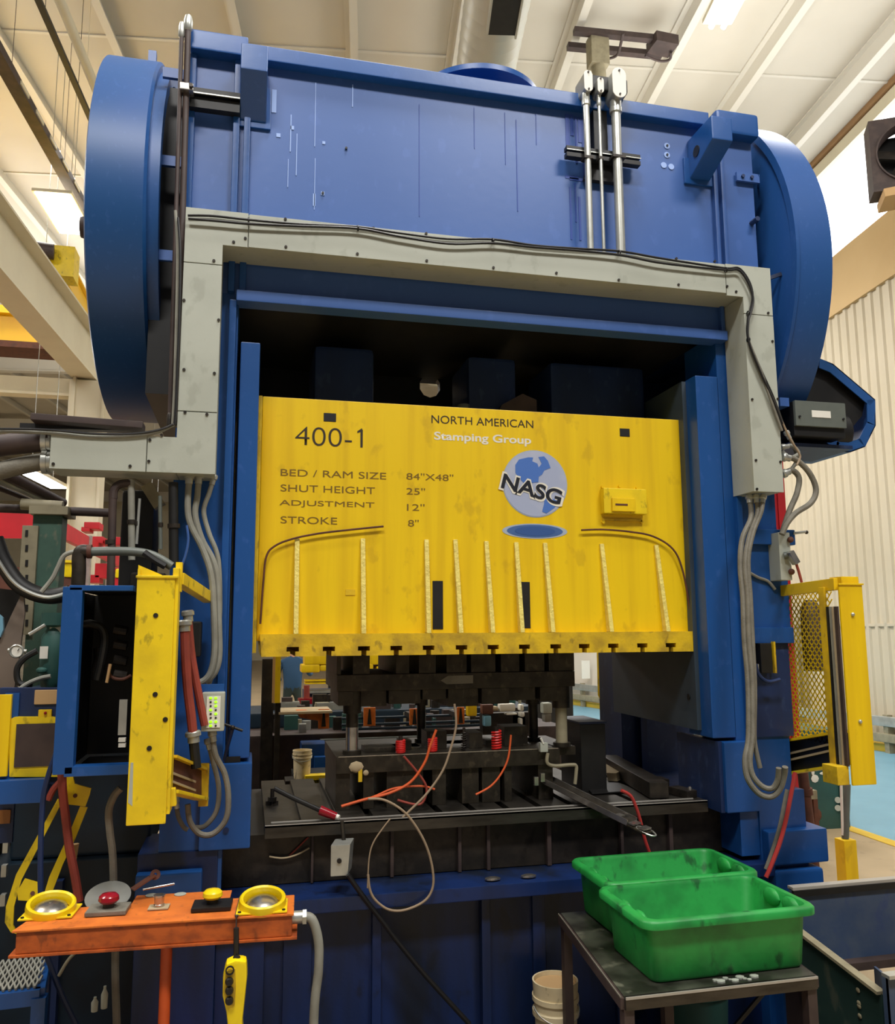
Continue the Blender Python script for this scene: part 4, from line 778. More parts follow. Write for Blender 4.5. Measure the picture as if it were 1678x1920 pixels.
cable('air_hose', 'red hose running down from the bolster over the chute to the bins', q(3.78, (1165, 1482), (1182, 1492), (1192, 1512), (1201, 1540), (1208, 1570), (1218, 1600)), .008, 'hose_bright', 'hose')
pb = thing('push_button_box', 'small grey metal box hanging in front of the bolster on a short stem', 'junction box', WY(645, 1610, 3.75))
MB().cyl(WY(641, 1540, 3.83), WY(645, 1580, 3.83), .009).build('stem', 'bolster_steel', pb); a, b = WY(620, 1585, 3.75), WY(652, 1642, 3.75)
MB().prism([(a.x, 3.75, b.z), (b.x, 3.75, b.z), (b.x+.01, 3.75, a.z), (a.x, 3.75, a.z)], (.03, .11, .0)).build('case', 'galv', pb, bevel=.005); p = WY(636, 1614, 3.748); MB().cyl((p.x, 3.742, p.z), (p.x, 3.752, p.z), .010).build('knockout', 'iron', pb)
cable('power_cord', 'black cord running from the hanging grey box down across the apron to the floor', q(3.74, (652, 1640), (680, 1680), (715, 1725), (745, 1765), (790, 1820), (830, 1865), (880, 1920)), .011, 'cable_black', 'cord')
# ================================================================== TABLE, GREEN TOTES, BUCKET
TB = thing('steel_table', 'low dark steel table with greasy top in front of the press', 'table', (1.6, 3.1, 0))
tx0, tx1, ty0, ty1, tz = 1.235, 1.955, 2.73, 3.545, .80
TF, TR, TK, TL_ = Vector((1.235, 2.73, tz)), Vector((1.952, 2.725, tz)), Vector((2.04, 3.54, tz)), Vector((1.327, 3.545, tz))
MB().prism([TF-Vector((0, 0, .006)), TR-Vector((0, 0, .006)), TK-Vector((0, 0, .006)), TL_-Vector((0, 0, .006))], (0, 0, .006)).build('tabletop', mat('greasy_top', (34, 32, 28), .28, c2=(88, 90, 78), amt=.7, scale=5, c3=(130, 130, 112), amt3=.4, scale3=9), TB)
dn_ = Vector((0, 0, -.024))
for nm, A_1, B_1 in (('front_rail', TF, TR), ('side_rail', TF, TL_), ('side_rail', TR, TK), ('rear_rail', TL_, TK)): MB().beam(A_1+dn_, B_1+dn_, .026, .036).build(nm, 'bolster_steel' if nm[0] == 'f' else 'brown_dark', TB, bevel=.002)
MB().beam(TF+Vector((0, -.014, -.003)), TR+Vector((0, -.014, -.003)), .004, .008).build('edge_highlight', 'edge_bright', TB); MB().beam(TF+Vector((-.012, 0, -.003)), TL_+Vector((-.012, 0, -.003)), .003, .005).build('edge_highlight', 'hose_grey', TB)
for p in (TF+Vector((.016, .016, 0)), TR+Vector((-.016, .016, 0)), TL_+Vector((.016, -.016, 0)), TK+Vector((-.016, -.016, 0)), Vector((1.55, 3.05, 0))): one('leg', 'brown_dark', (p.x-.018, p.x+.018, p.y-.018, p.y+.018, 0, tz-.03), parent=TB)
MB().beam((1.45, 3.2, .05), (1.88, 2.9, .7), .03, .012).build('brace', 'black', TB)
def tote(A, B, Cc, Dd, z0, label, grp=None):
    """A front-left, B front-right, Cc back-right, Dd back-left rim corners"""
    t = thing('plastic_tote', label, 'plastic bin', Vector(((A.x+Cc.x)/2, (A.y+Cc.y)/2, z0)), 'green plastic totes on the steel table')
    zr_ = A.z; c = (A+B+Cc+Dd)/4; ex = ((B-A)+(Cc-Dd))/2; ey = ((Dd-A)+(Cc-B))/2; hx, hy = ex.length/2, ey.length/2; ex.normalize(); ey.normalize()
    def loop(ix, iy, z, rad=.07, n=6):
        L_ = []
        for k, (sx_, sy_) in enumerate(((1, 1), (-1, 1), (-1, -1), (1, -1))):
            for j in range(n+1):
                a = PI/2*k+PI/2*j/n; L_.append(Vector((c.x, c.y, 0))+ex*(sx_*(hx-ix-rad)+rad*math.cos(a))+ey*(sy_*(hy-iy-rad)+rad*math.sin(a))+Vector((0, 0, z)))
        return L_
    prof_ = [(.050, .050, z0, .03), (.043, .043, z0+.010, .035), (.032, .032, zr_-.045, .04), (.030, .030, zr_-.03, .04), (.0, .0, zr_-.028, .055), (.0, .0, zr_-.008, .055), (.008, .008, zr_, .05), (.028, .028, zr_, .04), (.034, .034, zr_-.012, .04), (.056, .056, z0+.03, .035), (.07, .07, z0+.010, .03)]
    vs = []; fs = []; n = 28
    for ix, iy, z, rad in prof_: vs += loop(ix, iy, z, rad)
    for k in range(len(prof_)-1): fs += [(k*n+i, k*n+(i+1) % n, (k+1)*n+(i+1) % n, (k+1)*n+i) for i in range(n)]
    fs += [tuple(range(n-1, -1, -1)), tuple(range((len(prof_)-1)*n, len(prof_)*n))]
    MB().add(vs, fs).build('body', 'green', t, ang=50)
    for sx_ in (-1, 1):                                 # moulded stacking lugs inside the short ends
        for f_ in (-.45, .1):
            o_ = Vector((c.x, c.y, zr_-.03))+ex*sx_*(hx-.055)+ey*hy*f_
            MB().ball(o_+ex*sx_*.015, .040, 12, (.45, 1.3, .8)).build('stacking_lug', 'green', t)
    return t
zr1 = 1.015
cA, cB, cC, cD = WZ(1198, 1748, zr1), WZ(1528, 1697, zr1), WZ(1400, 1640, zr1), WZ(1138, 1664, zr1)
w_ = ((cB-cA).length+(cC-cD).length)/2
def rect(A, B, Dd):
    e = (B-A).normalized(); f = (Dd-A)-e*(Dd-A).dot(e); return A, B, B+f, A+f
tote(*rect(Vector((1.326, 2.742, zr1)), Vector((2.008, 2.745, zr1)), Vector((1.326, 3.168, zr1))), .803, 'front green plastic tote with smeared sides on the steel table')
tote(*rect(Vector((1.385, 3.188, zr1-.005)), Vector((2.075, 3.195, zr1-.005)), Vector((1.385, 3.59, zr1-.005))), .803, 'rear green plastic tote half hidden behind the front one')
t = thing('paper_scrap', 'crumpled greenish paper scrap under the front edge of the front tote', 'paper', WZ(1380, 1840, .8))
mb = MB(); 
for k in range(9): a = WZ(1342+k*9, 1838+3*math.sin(k*2.1)-k*.6, .802); mb.ball(a, .014+.006*math.sin(k*1.7), 7, (1, .8, .35))
mb.build('scrap', 'trough_grey', t, kind='stuff')
def bucket(name, label, c, r, h, loc_mat='bucket_white', filled=True, wire=False):
    t = thing(name, label, 'bucket', c)
    MB().lathe(c, (0, 0, 1), [(0, 0), (r*.86, 0), (r*.95, h*.72), (r*1.06, h*.72), (r*1.06, h*.76), (r*.97, h*.77), (r*.97, h*.84), (r*1.06, h*.84), (r*1.06, h*.88), (r*1.0, h*.88), (r*1.04, h), (r*.97, h), (r*.9, h*.2), (0, h*.2)], 32).build('pail', loc_mat, t)
    if filled: MB().lathe(c+Vector((0, 0, h*.955)), (0, 0, 1), [(0, 0), (r*.96, 0), (r*.96, .004), (0, .004)], 32).build('contents', 'tan', t)
    a = [c+Vector((r*1.05*math.cos(f), -r*1.05*math.sin(f)*1.0, h*.8-.5*r*math.sin(f))) for f in [PI*i/8 for i in range(9)]]
    MB().tube(a, .003, 6).build('bail_handle', 'galv', t); return t
bc = WZ(1041, 1990, .0); bc = Vector((WY(1041, 1850, 3.66).x, 3.66, 0)); rb_ = (WY(1083, 1850, 3.66).x-WY(1000, 1850, 3.66).x)/2*.94
hb_ = WY(1041, 1836, 3.66).z
b_ = bucket('bucket', 'grimy white pail on the floor beside the left table leg', bc, rb_, hb_)
MB().box(bc.x-.08, bc.x-.01, bc.y-rb_*.99, bc.y-rb_*.93, hb_*.25, hb_*.62).build('stained_label', 'bin_green', b_)
# ================================================================== TWO-HAND CONTROL STAND
CS = thing('control_stand', 'orange two-hand control stand with palm buttons, greasy and scratched', 'control stand', (-.26, 3.1, 0))
f0, f1, k0, k1 = WZ(30, 1744, 1.05), WZ(548, 1712, 1.05), WZ(78, 1700, 1.05), WZ(552, 1680, 1.05)
ez = WY(300, 1772, f0.y).z
e = (f1-f0).normalized(); nrm_ = Vector((-e.y, e.x, 0)); dep_ = .20; B0_ = f0; B1_ = f1
def cp(u, v, z=1.05): return B0_+(B1_-B0_)*u+nrm_*v+Vector((0, 0, z-1.05))
MB().prism([cp(0, 0, .975), cp(1, 0, .975), cp(1, dep_, .975), cp(0, dep_, .975)], (0, 0, .068)).build('housing', 'orange', CS, bevel=.006)
MB().prism([cp(-.012, -.008, 1.043), cp(1.006, -.008, 1.043), cp(1.006, dep_, 1.043), cp(.03, dep_, 1.043)], (0, 0, .007)).build('top_plate', 'orange_top', CS, bevel=.002)
MB().prism([cp(-.02, -.006, .966), cp(1.02, -.006, .966), cp(1.02, dep_, .966), cp(-.02, dep_, .966)], (0, 0, .009)).build('bottom_flange', 'orange', CS, bevel=.002)
MB().prism([cp(.36, dep_, 1.043), cp(.745, dep_, 1.043), cp(.745, dep_+.10, 1.043), cp(.36, dep_+.10, 1.043)], (0, 0, .007)).build('rear_plate', 'orange_top', CS, bevel=.002)
MB().cyl(cp(.52, dep_*.5, 0), cp(.52, dep_*.5, .966), .019).build('post', 'orange_pipe', CS)
MB().lathe(cp(.52, dep_*.5, 0), (0, 0, 1), [(0, 0), (.2, 0), (.2, .01), (0, .01)], 24).build('foot_plate', 'orange_pipe', CS)
def px_on(x, y, z=1.05): return WZ(x, y, z)
for x, y, tilt in ((95, 1712, .12), (492, 1702, 0)):
    c = px_on(x, y, 1.052); rr = .078; ax_ = Vector((tilt*.6, -.22, 1)).normalized()
    o = MB().prism([c+e*sx*.085+nrm_*sy*.07 for sx, sy in ((-1, -1), (1, -1), (1, 1), (-1, 1))], (0, 0, .006)).build('button_base', 'yellow_post', CS, bevel=.002)
    MB().lathe(c+Vector((0, 0, .018)), ax_, [(rr, -.012), (rr*1.03, .004), (rr*1.0, .018), (rr*.93, .023), (rr*.84, .018), (rr*.80, .004), (rr*.80, -.012), (rr, -.012)], 36).build('guard_ring', 'button_yellow', CS)
    MB().lathe(c+Vector((0, 0, .014)), ax_, [(0, .020), (rr*.25, .019), (rr*.5, .014), (rr*.66, .006), (rr*.66, 0), (0, 0)], 28).build('palm_button', 'bright_steel', CS)
    for sx, sy in ((-1, -1), (1, -1)): MB().cyl(c+e*sx*.073+nrm_*sy*.058+Vector((0, 0, .005)), c+e*sx*.073+nrm_*sy*.058+Vector((0, 0, .010)), .006, n=6).build('screw', 'iron', CS)
def knob(x, y, base, top_m, rr, disc_=False):
    c = px_on(x, y, 1.052)
    MB().prism([c+e*sx*.066+nrm_*sy*.05 for sx, sy in ((-1, -1), (1, -1), (1, 1), (-1, 1))], (0, 0, .014)).build('button_base', base, CS, bevel=.003)
    MB().cyl(c+Vector((0, 0, .014)), c+Vector((0, 0, .036)), rr*.55).build('button_neck', 'iron', CS)
    MB().lathe(c+Vector((0, 0, .03)), (0, 0, 1), [(0, 0), (rr*.8, 0), (rr, .008), (rr*.95, .02), (rr*.7, .028), (0, .032)], 28).build('mushroom_button', top_m, CS, label='red mushroom button' if top_m == 'button_red' else 'yellow mushroom button')
knob(203, 1709, 'hose_grey', 'button_red', .034); knob(398, 1701, 'black', 'button_yellow', .034)
c = px_on(199, 1686, 1.052); MB().lathe(c+nrm_*.03, (0, -.45, 1), [(0, 0), (.078, 0), (.078, .003), (0, .003)], 36).build('legend_disc', 'galv', CS)
c = px_on(298, 1702, 1.052); MB().prism([c+e*sx*.034+nrm_*sy*.026 for sx, sy in ((-1, -1), (1, -1), (1, 1), (-1, 1))], (0, 0, .005)).build('switch_base', 'rag', CS, bevel=.001); MB().lathe(c, (0, 0, 1), [(0, 0), (.018, 0), (.018, .012), (.016, .014), (.018, .036), (.020, .038), (.020, .043), (.013, .043), (.013, .032), (0, .032)], 24).build('key_switch', 'bright_steel', CS)
for x, y in ((284, 1679), (338, 1677)): c = px_on(x, y, 1.051); MB().lathe(c, (0, 0, 1), [(0, 0), (.021, 0), (.021, .002), (0, .003)], 24).build('hole_plug', 'trough_grey', CS)
c = cp(.79, -.01, 1.01); MB().beam(c+Vector((0, 0, .045)), c-Vector((0, 0, .045)), .012, .004, up=e).build('strap', 'brown_dark', CS); MB().beam(c+Vector((0, 0, .045)), c+nrm_*.2+Vector((0, 0, .045)), .012, .003).build('strap', 'brown_dark', CS)
t = thing('flat_bar', 'rusty flat bar with an eye resting on the back of the orange stand', 'bar', WY(270, 1650, f0.y+.22)); MB().beam(WY(248, 1668, f0.y+.2), WY(290, 1640, f0.y+.24), .03, .006).build('bar', 'rust', t, bevel=.001); MB().lathe(WY(291, 1640, f0.y+.24), (.2, -1, .3), [(.006, -.004), (.018, -.004), (.018, .004), (.006, .004), (.006, -.004)], 16).build('eye', 'rust', t)
tag(MB().cyl(WY(268, 1668, f0.y+.21), WY(327, 1657, f0.y+.24), .004).build('steel_rod', 'bright_steel'), 'thin bright rod lying behind the key switch', 'rod')
cable('flexible_hose', 'thick pale grey hose leaving the right end of the orange stand to the floor', [cp(1.0, .05, 1.02), cp(1.035, .05, 1.02)]+q(f1.y+.04, (585, 1724), (597, 1765), (597, 1820), (591, 1870), (588, 1930), (588, 2050)), .016, 'hose_light', 'hose', 12)
t = thing('hose_fitting', 'galvanised connector on the right end of the orange stand', 'fitting', cp(1.01, .05, 1.02)); MB().cyl(cp(1.0, .05, 1.02), cp(1.04, .05, 1.02), .021, n=16).build('body', 'galv', t); MB().cyl(cp(1.04, .05, 1.02), cp(1.055, .05, 1.02), .026, n=6).build('nut', 'galv', t)
# yellow pendant
pd = thing('pendant_control', 'yellow hand pendant with black buttons hanging below the orange stand', 'pendant', WY(440, 1860, 2.95))
cable('pendant_cable', 'black cable holding the yellow pendant', q(2.97, (443, 1740), (443, 1770), (443, 1802)), .009, 'cable_black')
MB().prism([WY(x, y, 2.92) for x, y in ((424, 1808), (441, 1801), (463, 1803), (464, 1830), (460, 1870), (455, 1915), (458, 1960), (430, 1960), (424, 1900), (417, 1870), (418, 1835))], (0, .06, 0)).build('body', 'button_yellow', pd, bevel=.012)
MB().prism([WY(x, y, 2.915) for x, y in ((423, 1822), (441, 1816), (442, 1850), (440, 1885), (424, 1885), (419, 1860))], (0, .006, 0)).build('button_panel', 'yellow_dirty', pd, bevel=.002)
for y in (1840, 1857, 1876): p = WY(430, y, 2.914); MB().lathe(p, (0, -1, 0), [(0, .012), (.010, .012), (.013, .004), (.013, 0)], 16).build('push_button', 'black', pd)
p = WY(431, 1819, 2.914); MB().lathe(p, (0, -1, 0), [(.010, 0), (.014, 0), (.014, .006), (.010, .006)], 16).build('guard_ring', 'black', pd)
MB().cyl(WY(443, 1806, 2.95), WY(444, 1793, 2.95), .016, .011).build('cable_boot', 'black', pd)
# ================================================================== LEFT SIDE OF THE PRESS
bf = thing('blue_enclosure', 'open blue steel enclosure full of dark valves left of the yellow guard', 'enclosure', (-.65, 3.5, 1.4))
YB = 3.32
fone('frame_bar', 'blue', 118, 1100, 136, 1452, YB, .05, bf, bevel=.003); fone('frame_bar', 'blue', 130, 1097, 250, 1108, YB, .05, bf, bevel=.003); fone('frame_bar', 'blue', 120, 1438, 246, 1452, YB, .06, bf, bevel=.003)
a, b = WY(146, 1108, YB), WY(262, 1440, YB)
one('inner_wall', 'black', (a.x-.02, b.x, YB+.42, YB+.44, b.z, a.z), (a.x-.02, a.x-.01, YB+.05, YB+.42, b.z, a.z), (b.x-.01, b.x, YB+.05, YB+.42, b.z, a.z), (a.x, b.x, YB+.05, YB+.42, b.z-.02, b.z-.01), (a.x, b.x, YB+.05, YB+.42, a.z, a.z+.01), parent=bf)
MB().tube(q(YB+.15, (148, 1172), (170, 1170), (190, 1178), (196, 1200), (190, 1240), (182, 1275)), .016, 10).build('pipe', 'black', bf)
MB().tube(q(YB+.12, (206, 1245), (204, 1262), (215, 1272), (232, 1273), (246, 1266)), .006, 8).build('copper_pipe', 'rust', bf); MB().cyl(WY(207, 1245, YB+.1), WY(200, 1280, YB+.1), .006).build('pull_tab', 'tan', bf)
MB().lathe(WY(182, 1275, YB+.2), (0, .15, 1), [(0, 0), (.02, 0), (.024, .04), (.018, .08), (.024, .12), (0, .13)], 14).build('valve_body', 'iron', bf)
for k in range(4): MB().cyl(WY(214, 1180+k*28, YB+.22), WY(238, 1184+k*28, YB+.22), .02, n=10).build('valve_spool', 'iron', bf)
for y in (1388, 1398): fone('white_plug', 'label_white', 222, y-4, 235, y+3, YB+.05, .02, bf)
fone('gauge_strip', 'galv', 224, 1312, 236, 1378, YB+.06, .01, bf)
# machine bodies left of the press
mc = thing('hydraulic_unit', 'dark blue hydraulic unit left of the press, behind the yellow frame', 'machine', (-.95, 4.3, 0))
one('tank', 'teal_dark', (-1.05, -.43, 4.05, 4.7, 0, 1.02), parent=mc, bevel=.01); one('tank_rib', 'blue_dark', (-.78, -.74, 4.0, 4.06, .1, .95), parent=mc)
one('manifold', 'teal_dark', (-.98, -.40, 4.1, 4.6, 1.02, 1.75), parent=mc, bevel=.02)
mc2 = thing('valve_stand', 'dark cluttered machine base at the far left behind the control stand', 'machine', (-1.6, 4.2, 0))
one('base', 'floor_dark', (-2.6, -1.08, 3.9, 5.0, 0, 1.28), parent=mc2, bevel=.01); one('rib', 'teal_dark', (-1.22, -1.16, 3.86, 3.9, .1, 1.2), parent=mc2)
one('back', 'iron', (-2.6, -1.2, 4.3, 5.0, 1.28, 2.15), parent=mc2, bevel=.02)
for k, (x, y) in enumerate(((9, 1590), (6, 1635), (4, 1690))): fone('white_fitting', 'galv', x-4, y-12, x+5, y+10, 3.84, .03, mc2, bevel=.003)
# pane window frame, shelf, labels
wf = thing('sight_window', 'yellow rounded frame with dark pane on blue panel at the far left', 'window frame', WY(62, 1400, 3.6))
def rrect(x0, y0, x1, y1, r_, Y, n=5):
    L_ = []
    for k, (cx_, cy_) in enumerate(((x1-r_, y0+r_), (x0+r_, y0+r_), (x0+r_, y1-2), (x1-2, y1-2))):
        rr = r_ if k < 2 else 2
        for j in range(n+1): a = PI/2*k+PI/2*j/n; L_.append(WY(cx_+rr*math.cos(a) if k < 2 else (x0+2 if k == 2 else x1-2)+2*math.cos(a), cy_-rr*math.sin(a), Y))
    return L_
MB().prism([WY(x, y, 3.56) for x, y in ((0, 1290), (128, 1290), (128, 1470), (0, 1470))], (0, .04, 0)).build('panel', 'blue_dark', wf)
MB().prism(rrect(17, 1344, 113, 1457, 14, 3.545), (0, .015, 0)).build('frame', 'yellow_post', wf, bevel=.002)
fone('pane', 'brown_dark', 31, 1358, 103, 1436, 3.541, .004, wf); fone('hasp', 'yellow', 72, 1331, 96, 1345, 3.545, .015, wf, bevel=.002); MB().ball(WY(85, 1337, 3.54), .006, 8).build('hasp_bolt', 'button_red', wf)
fone('tan_label', 'tan', 65, 1294, 110, 1320, 3.552, .006, wf, bevel=.003)
fone('shelf_beam', 'blue', -10, 1465, 83, 1505, 3.50, .12, wf, bevel=.003); fone('frame_strip', 'yellow', -10, 1303, 12, 1456, 3.53, .02, wf, bevel=.002); fone('frame_upright', 'blue', 10, 1300, 26, 1465, 3.55, .03, wf)
t = thing('warning_plate', 'small orange warning plate at the left edge below the blue shelf', 'plate', WY(8, 1530, 3.6)); fone('plate', 'amber', -8, 1520, 18, 1544, 3.6, .01, t); fone('backing', 'blue_dark', -10, 1505, 22, 1580, 3.61, .02, t)
# yellow slotted frame leaning
yf = thing('leaning_frame', 'yellow flat-bar frame leaning diagonally behind the orange stand', 'frame', WY(60, 1650, 3.7))
def bar2(name, m, w, *xy, Y=3.55, par=None):
    for i in range(len(xy)-1): MB().beam(WY(*xy[i], Y), WY(*xy[i+1], Y), .008, w, up=(0, 0, 1) if abs(xy[i][0]-xy[i+1][0]) > abs(xy[i][1]-xy[i+1][1]) else (1, 0, 0)).build(name, m, par)
MB().prism([WY(x, y, 3.55) for x, y in ((108, 1498), (115, 1506), (40, 1650), (26, 1700), (24, 1735), (33, 1752), (20, 1748), (9, 1730), (11, 1700), (30, 1640))], (0, .01, 0)).build('side_bar', 'yellow_post', yf)
MB().prism([WY(x, y, 3.55) for x, y in ((150, 1512), (164, 1514), (140, 1575), (118, 1620), (98, 1672), (88, 1682), (82, 1678), (92, 1645), (110, 1605), (130, 1562))], (0, .01, 0)).build('side_bar', 'yellow_post', yf)
MB().prism([WY(x, y, 3.545) for x, y in ((120, 1448), (136, 1452), (140, 1470), (171, 1478), (168, 1490), (160, 1512), (124, 1508))], (0, .01, 0)).build('end_plate', 'yellow_post', yf); MB().prism([WY(x, y, 3.545) for x, y in ((46, 1648), (73, 1656), (71, 1690), (34, 1688), (32, 1672))], (0, .01, 0)).build('end_plate', 'yellow_post', yf)
for x, y in ((141, 1492), (61, 1675)): MB().cyl(WY(x, y, 3.54), WY(x, y, 3.55), .008, n=10).build('hole', 'rust', yf)
cable('air_hose', 'dark red hose dropping across the leaning yellow frame', q(3.48, (116, 1450), (118, 1490), (124, 1540), (130, 1590), (140, 1640), (148, 1690)), .016, 'hose_red', 'hose')
cable('air_hose', 'short dark red branch hose under the blue shelf', q(3.50, (114, 1465), (100, 1480), (90, 1500)), .012, 'hose_red', 'hose')
cable('flexible_hose', 'grey hose hanging to the floor between the stand and the press column', q(3.45, (226, 1478), (214, 1492), (204, 1520), (206, 1560), (211, 1600), (213, 1660), (216, 1740), (216, 1830), (219, 1925), (220, 2000)), .014, 'hose_grey', 'hose')
cable('power_cord', 'dark blue cord running down the left over the leaning frame and under the stand', q(3.40, (118, 1370), (106, 1410), (92, 1450), (82, 1490), (78, 1540), (76, 1600), (76, 1660), (80, 1760), (98, 1820), (118, 1870), (145, 1925)), .010, 'blue_dark', 'cord')
cable('power_cord', 'thin grey cord slanting under the left half of the stand', q(3.5, (148, 1780), (128, 1800), (110, 1830)), .006, 'khaki', 'cord')
cone = thing('paper_cone', 'small tan paper cone behind the red hose', 'cone', WY(140, 1600, 3.6)); MB().cyl(WY(139, 1583, 3.6), WY(140, 1613, 3.6), .018, .007).build('cone', 'tan', cone)
# hoses and pipes above the enclosure
cable('thick_hose', 'thick black hose sagging from the left edge to the blue enclosure', q(3.9, (-10, 1010), (5, 1050), (30, 1090), (60, 1110), (95, 1118), (130, 1112)), .035, 'black', 'hose', 12)
cable('thick_hose', 'thin shiny hose following the thick black one', q(3.8, (-10, 1040), (20, 1085), (50, 1108), (90, 1120), (132, 1110)), .008, 'galv', 'hose')
cable('rigid_hose', 'grey corrugated hose bending over the enclosure from an elbow fitting', q(3.5, (152, 1035), (190, 1034), (240, 1034), (275, 1038), (300, 1048), (322, 1062)), .018, 'motor_grey', 'hose', 12)
ef = thing('elbow_fitting', 'mottled elbow fitting standing above the blue enclosure', 'fitting', WY(152, 1060, 3.5)); MB().tube(q(3.5, (165, 1034), (152, 1034), (148, 1046), (148, 1070), (146, 1100)), .026, 12).build('elbow', 'iron', ef); MB().cyl(WY(164, 1034, 3.5), WY(172, 1034, 3.5), .028).build('collar', 'rust', ef)
cable('air_hose', 'pale thin hose curving left of the elbow fitting', q(3.5, (140, 1034), (120, 1042), (108, 1065), (98, 1085), (78, 1110)), .009, 'hose_light', 'hose')
cable('air_hose', 'dark hose slanting right of the elbow fitting towards the guard', q(3.48, (270, 1036), (290, 1050), (310, 1062)), .014, 'black', 'hose')
for k, (x0, y0, x1, y1, r_, m, lab) in enumerate(((212, 920, 207, 1105, .016, 'brown_dark', 'dark vertical pipe hanging below the left trough arm'), (246, 900, 247, 1050, .014, 'hose_light', 'pale vertical conduit next to the dark pipe under the trough'), (262, 935, 256, 1020, .006, 'galv', 'thin vertical rod under the trough'), (325, 905, 326, 1060, .020, 'black', 'dark pipe with couplings close to the press column'), (300, 930, 301, 1030, .008, 'motor_grey', 'slim grey pipe under the trough near the column'))):
    t = thing('vertical_pipe', lab, 'pipe', WY(x1, y1, 3.66)); MB().cyl(WY(x1, y1, 3.66), WY(x0, y0, 3.66), r_).build('tube', m, t); MB().cyl(WY(x1, (y0+y1)/2, 3.66), WY(x1, (y0+y1)/2+8, 3.66), r_*1.3).build('coupling', 'iron', t)
t = thing('pipe_elbow', 'dark elbow joining pipes just below the trough arm', 'pipe', WY(225, 915, 3.66)); MB().tube(q(3.66, (212, 935), (214, 918), (225, 908), (245, 906)), .017, 10).build('elbow', 'brown_dark', t)
mc3 = thing('press_side_valves', 'dark valve cluster between trough arm and press column', 'valve', (-.5, 3.9, 2.3)); one('block', 'black', (-.56, -.42, 3.86, 4.1, 2.0, 2.62), parent=mc3, bevel=.02); MB().beam(WY(275, 910, 3.8), WY(300, 950, 3.8), .06, .05).build('gusset', 'khaki', mc3); one('cover', 'iron', (-.50, -.36, 3.80, 3.9, 2.08, 2.25), parent=mc3, bevel=.01)
for k, (y, m) in enumerate(((833, 'brown_dark'), (872, 'hose_grey'))):
    t = thing('large_conduit', ('upper', 'lower')[k]+' thick dark conduit entering the left end of the trough', 'pipe', WY(40, y, 3.7)); MB().tube(q(3.70, (-40, y+8+k*14), (20, y+k*6), (70, y-5), (94, y-8)), .045-.008*k, 14).build('tube', m, t); MB().lathe(WY(80, y-6, 3.70), (1, 0, 0), [(.0, 0), (.05, 0), (.05, .02), (.045, .02), (.045, .035), (0, .035)], 18).build('coupling', 'galv', t)
# filter, gauge, boards
fl = thing('air_filter', 'dark air filter bowl with pale tag beside the enclosure', 'filter', WY(95, 1230, 3.75)); MB().lathe(WY(97, 1288, 3.75), (0, 0, 1), [(0, 0), (.04, 0), (.05, .02), (.05, .2), (.03, .24), (.055, .25), (.055, .30), (0, .30)], 20).build('bowl', 'teal', fl); fone('tag', 'label_white', 75, 1212, 89, 1235, 3.69, .004, fl); fone('bracket', 'trough_grey', 94, 1158, 126, 1196, 3.72, .02, fl, bevel=.002); MB().ball(WY(78, 1257, 3.68), .022, 10, (1, 1, .6)).build('drain', 'teal', fl)
MB().cyl(WY(55, 1190, 3.7), WY(85, 1172, 3.7), .008).build('lever', 'galv', fl)
gg = thing('pressure_gauge', 'small round white pressure gauge near the left edge', 'gauge', WY(33, 1221, 3.7)); MB().lathe(WY(33, 1221, 3.72), (0, -1, 0), [(0, 0), (.026, 0), (.028, .02), (.024, .025), (.024, .018), (0, .018)], 20).build('case', 'galv', gg); MB().lathe(WY(33, 1221, 3.702), (0, -1, 0), [(0, 0), (.022, 0), (.022, .002), (0, .002)], 20).build('dial', 'label_white', gg); MB().beam(WY(33, 1221, 3.695), WY(36, 1216, 3.695), .002, .003).build('needle', 'black', gg); MB().cyl(WY(15, 1219, 3.71), WY(50, 1221, 3.71), .008).build('stem', 'galv', gg)
cable('air_hose', 'pale thin hose looping under the filter to the yellow plate', q(3.66, (28, 1300), (50, 1283), (75, 1272), (95, 1268)), .009, 'hose_light', 'hose')
cable('air_hose', 'black hose looping round the left of the filter', q(3.68, (70, 1220), (45, 1235), (32, 1255), (36, 1280), (60, 1285)), .012, 'black', 'hose')
bd = thing('grey_board', 'dusty grey-brown board slanting at the left edge', 'board', WY(20, 1250, 3.9)); MB().prism([WY(x, y, 3.9) for x, y in ((-15, 1235), (18, 1160), (44, 1105), (46, 1150), (36, 1230), (24, 1306), (-15, 1306))], (0, .02, 0)).build('board', 'mud_board', bd)
MB().prism([WY(x, y, 3.88) for x, y in ((-15, 1140), (5, 1158), (6, 1180), (0, 1195), (-15, 1200))], (0, .02, 0)).build('blue_board', 'floor_blue', bd)
gp = thing('rack_upright', 'worn green steel upright behind the thick black hose', 'post', WY(80, 1290, 4.4)); a, b = WY(62, 965, 4.4), WY(98, 1295, 4.4); MB().box(a.x, b.x, 4.4, 4.52, 0, a.z).build('upright', 'green_post', gp, bevel=.004); MB().box(a.x-.01, b.x+.03, 4.36, 4.56, a.z, a.z+.04).build('cap', 'khaki', gp)
gp = thing('slotted_upright', 'khaki slotted upright left of the green one', 'post', WY(52, 1290, 4.4)); a, b = WY(42, 985, 4.38), WY(59, 1190, 4.38); MB().box(a.x, b.x, 4.38, 4.42, b.z, a.z).build('upright', 'khaki', gp, bevel=.002)
for k in range(7): p = WY(50, 1000+k*28, 4.378); MB().box(p.x-.006, p.x+.006, 4.376, 4.379, p.z-.016, p.z+.016).build('slot', 'black', gp)
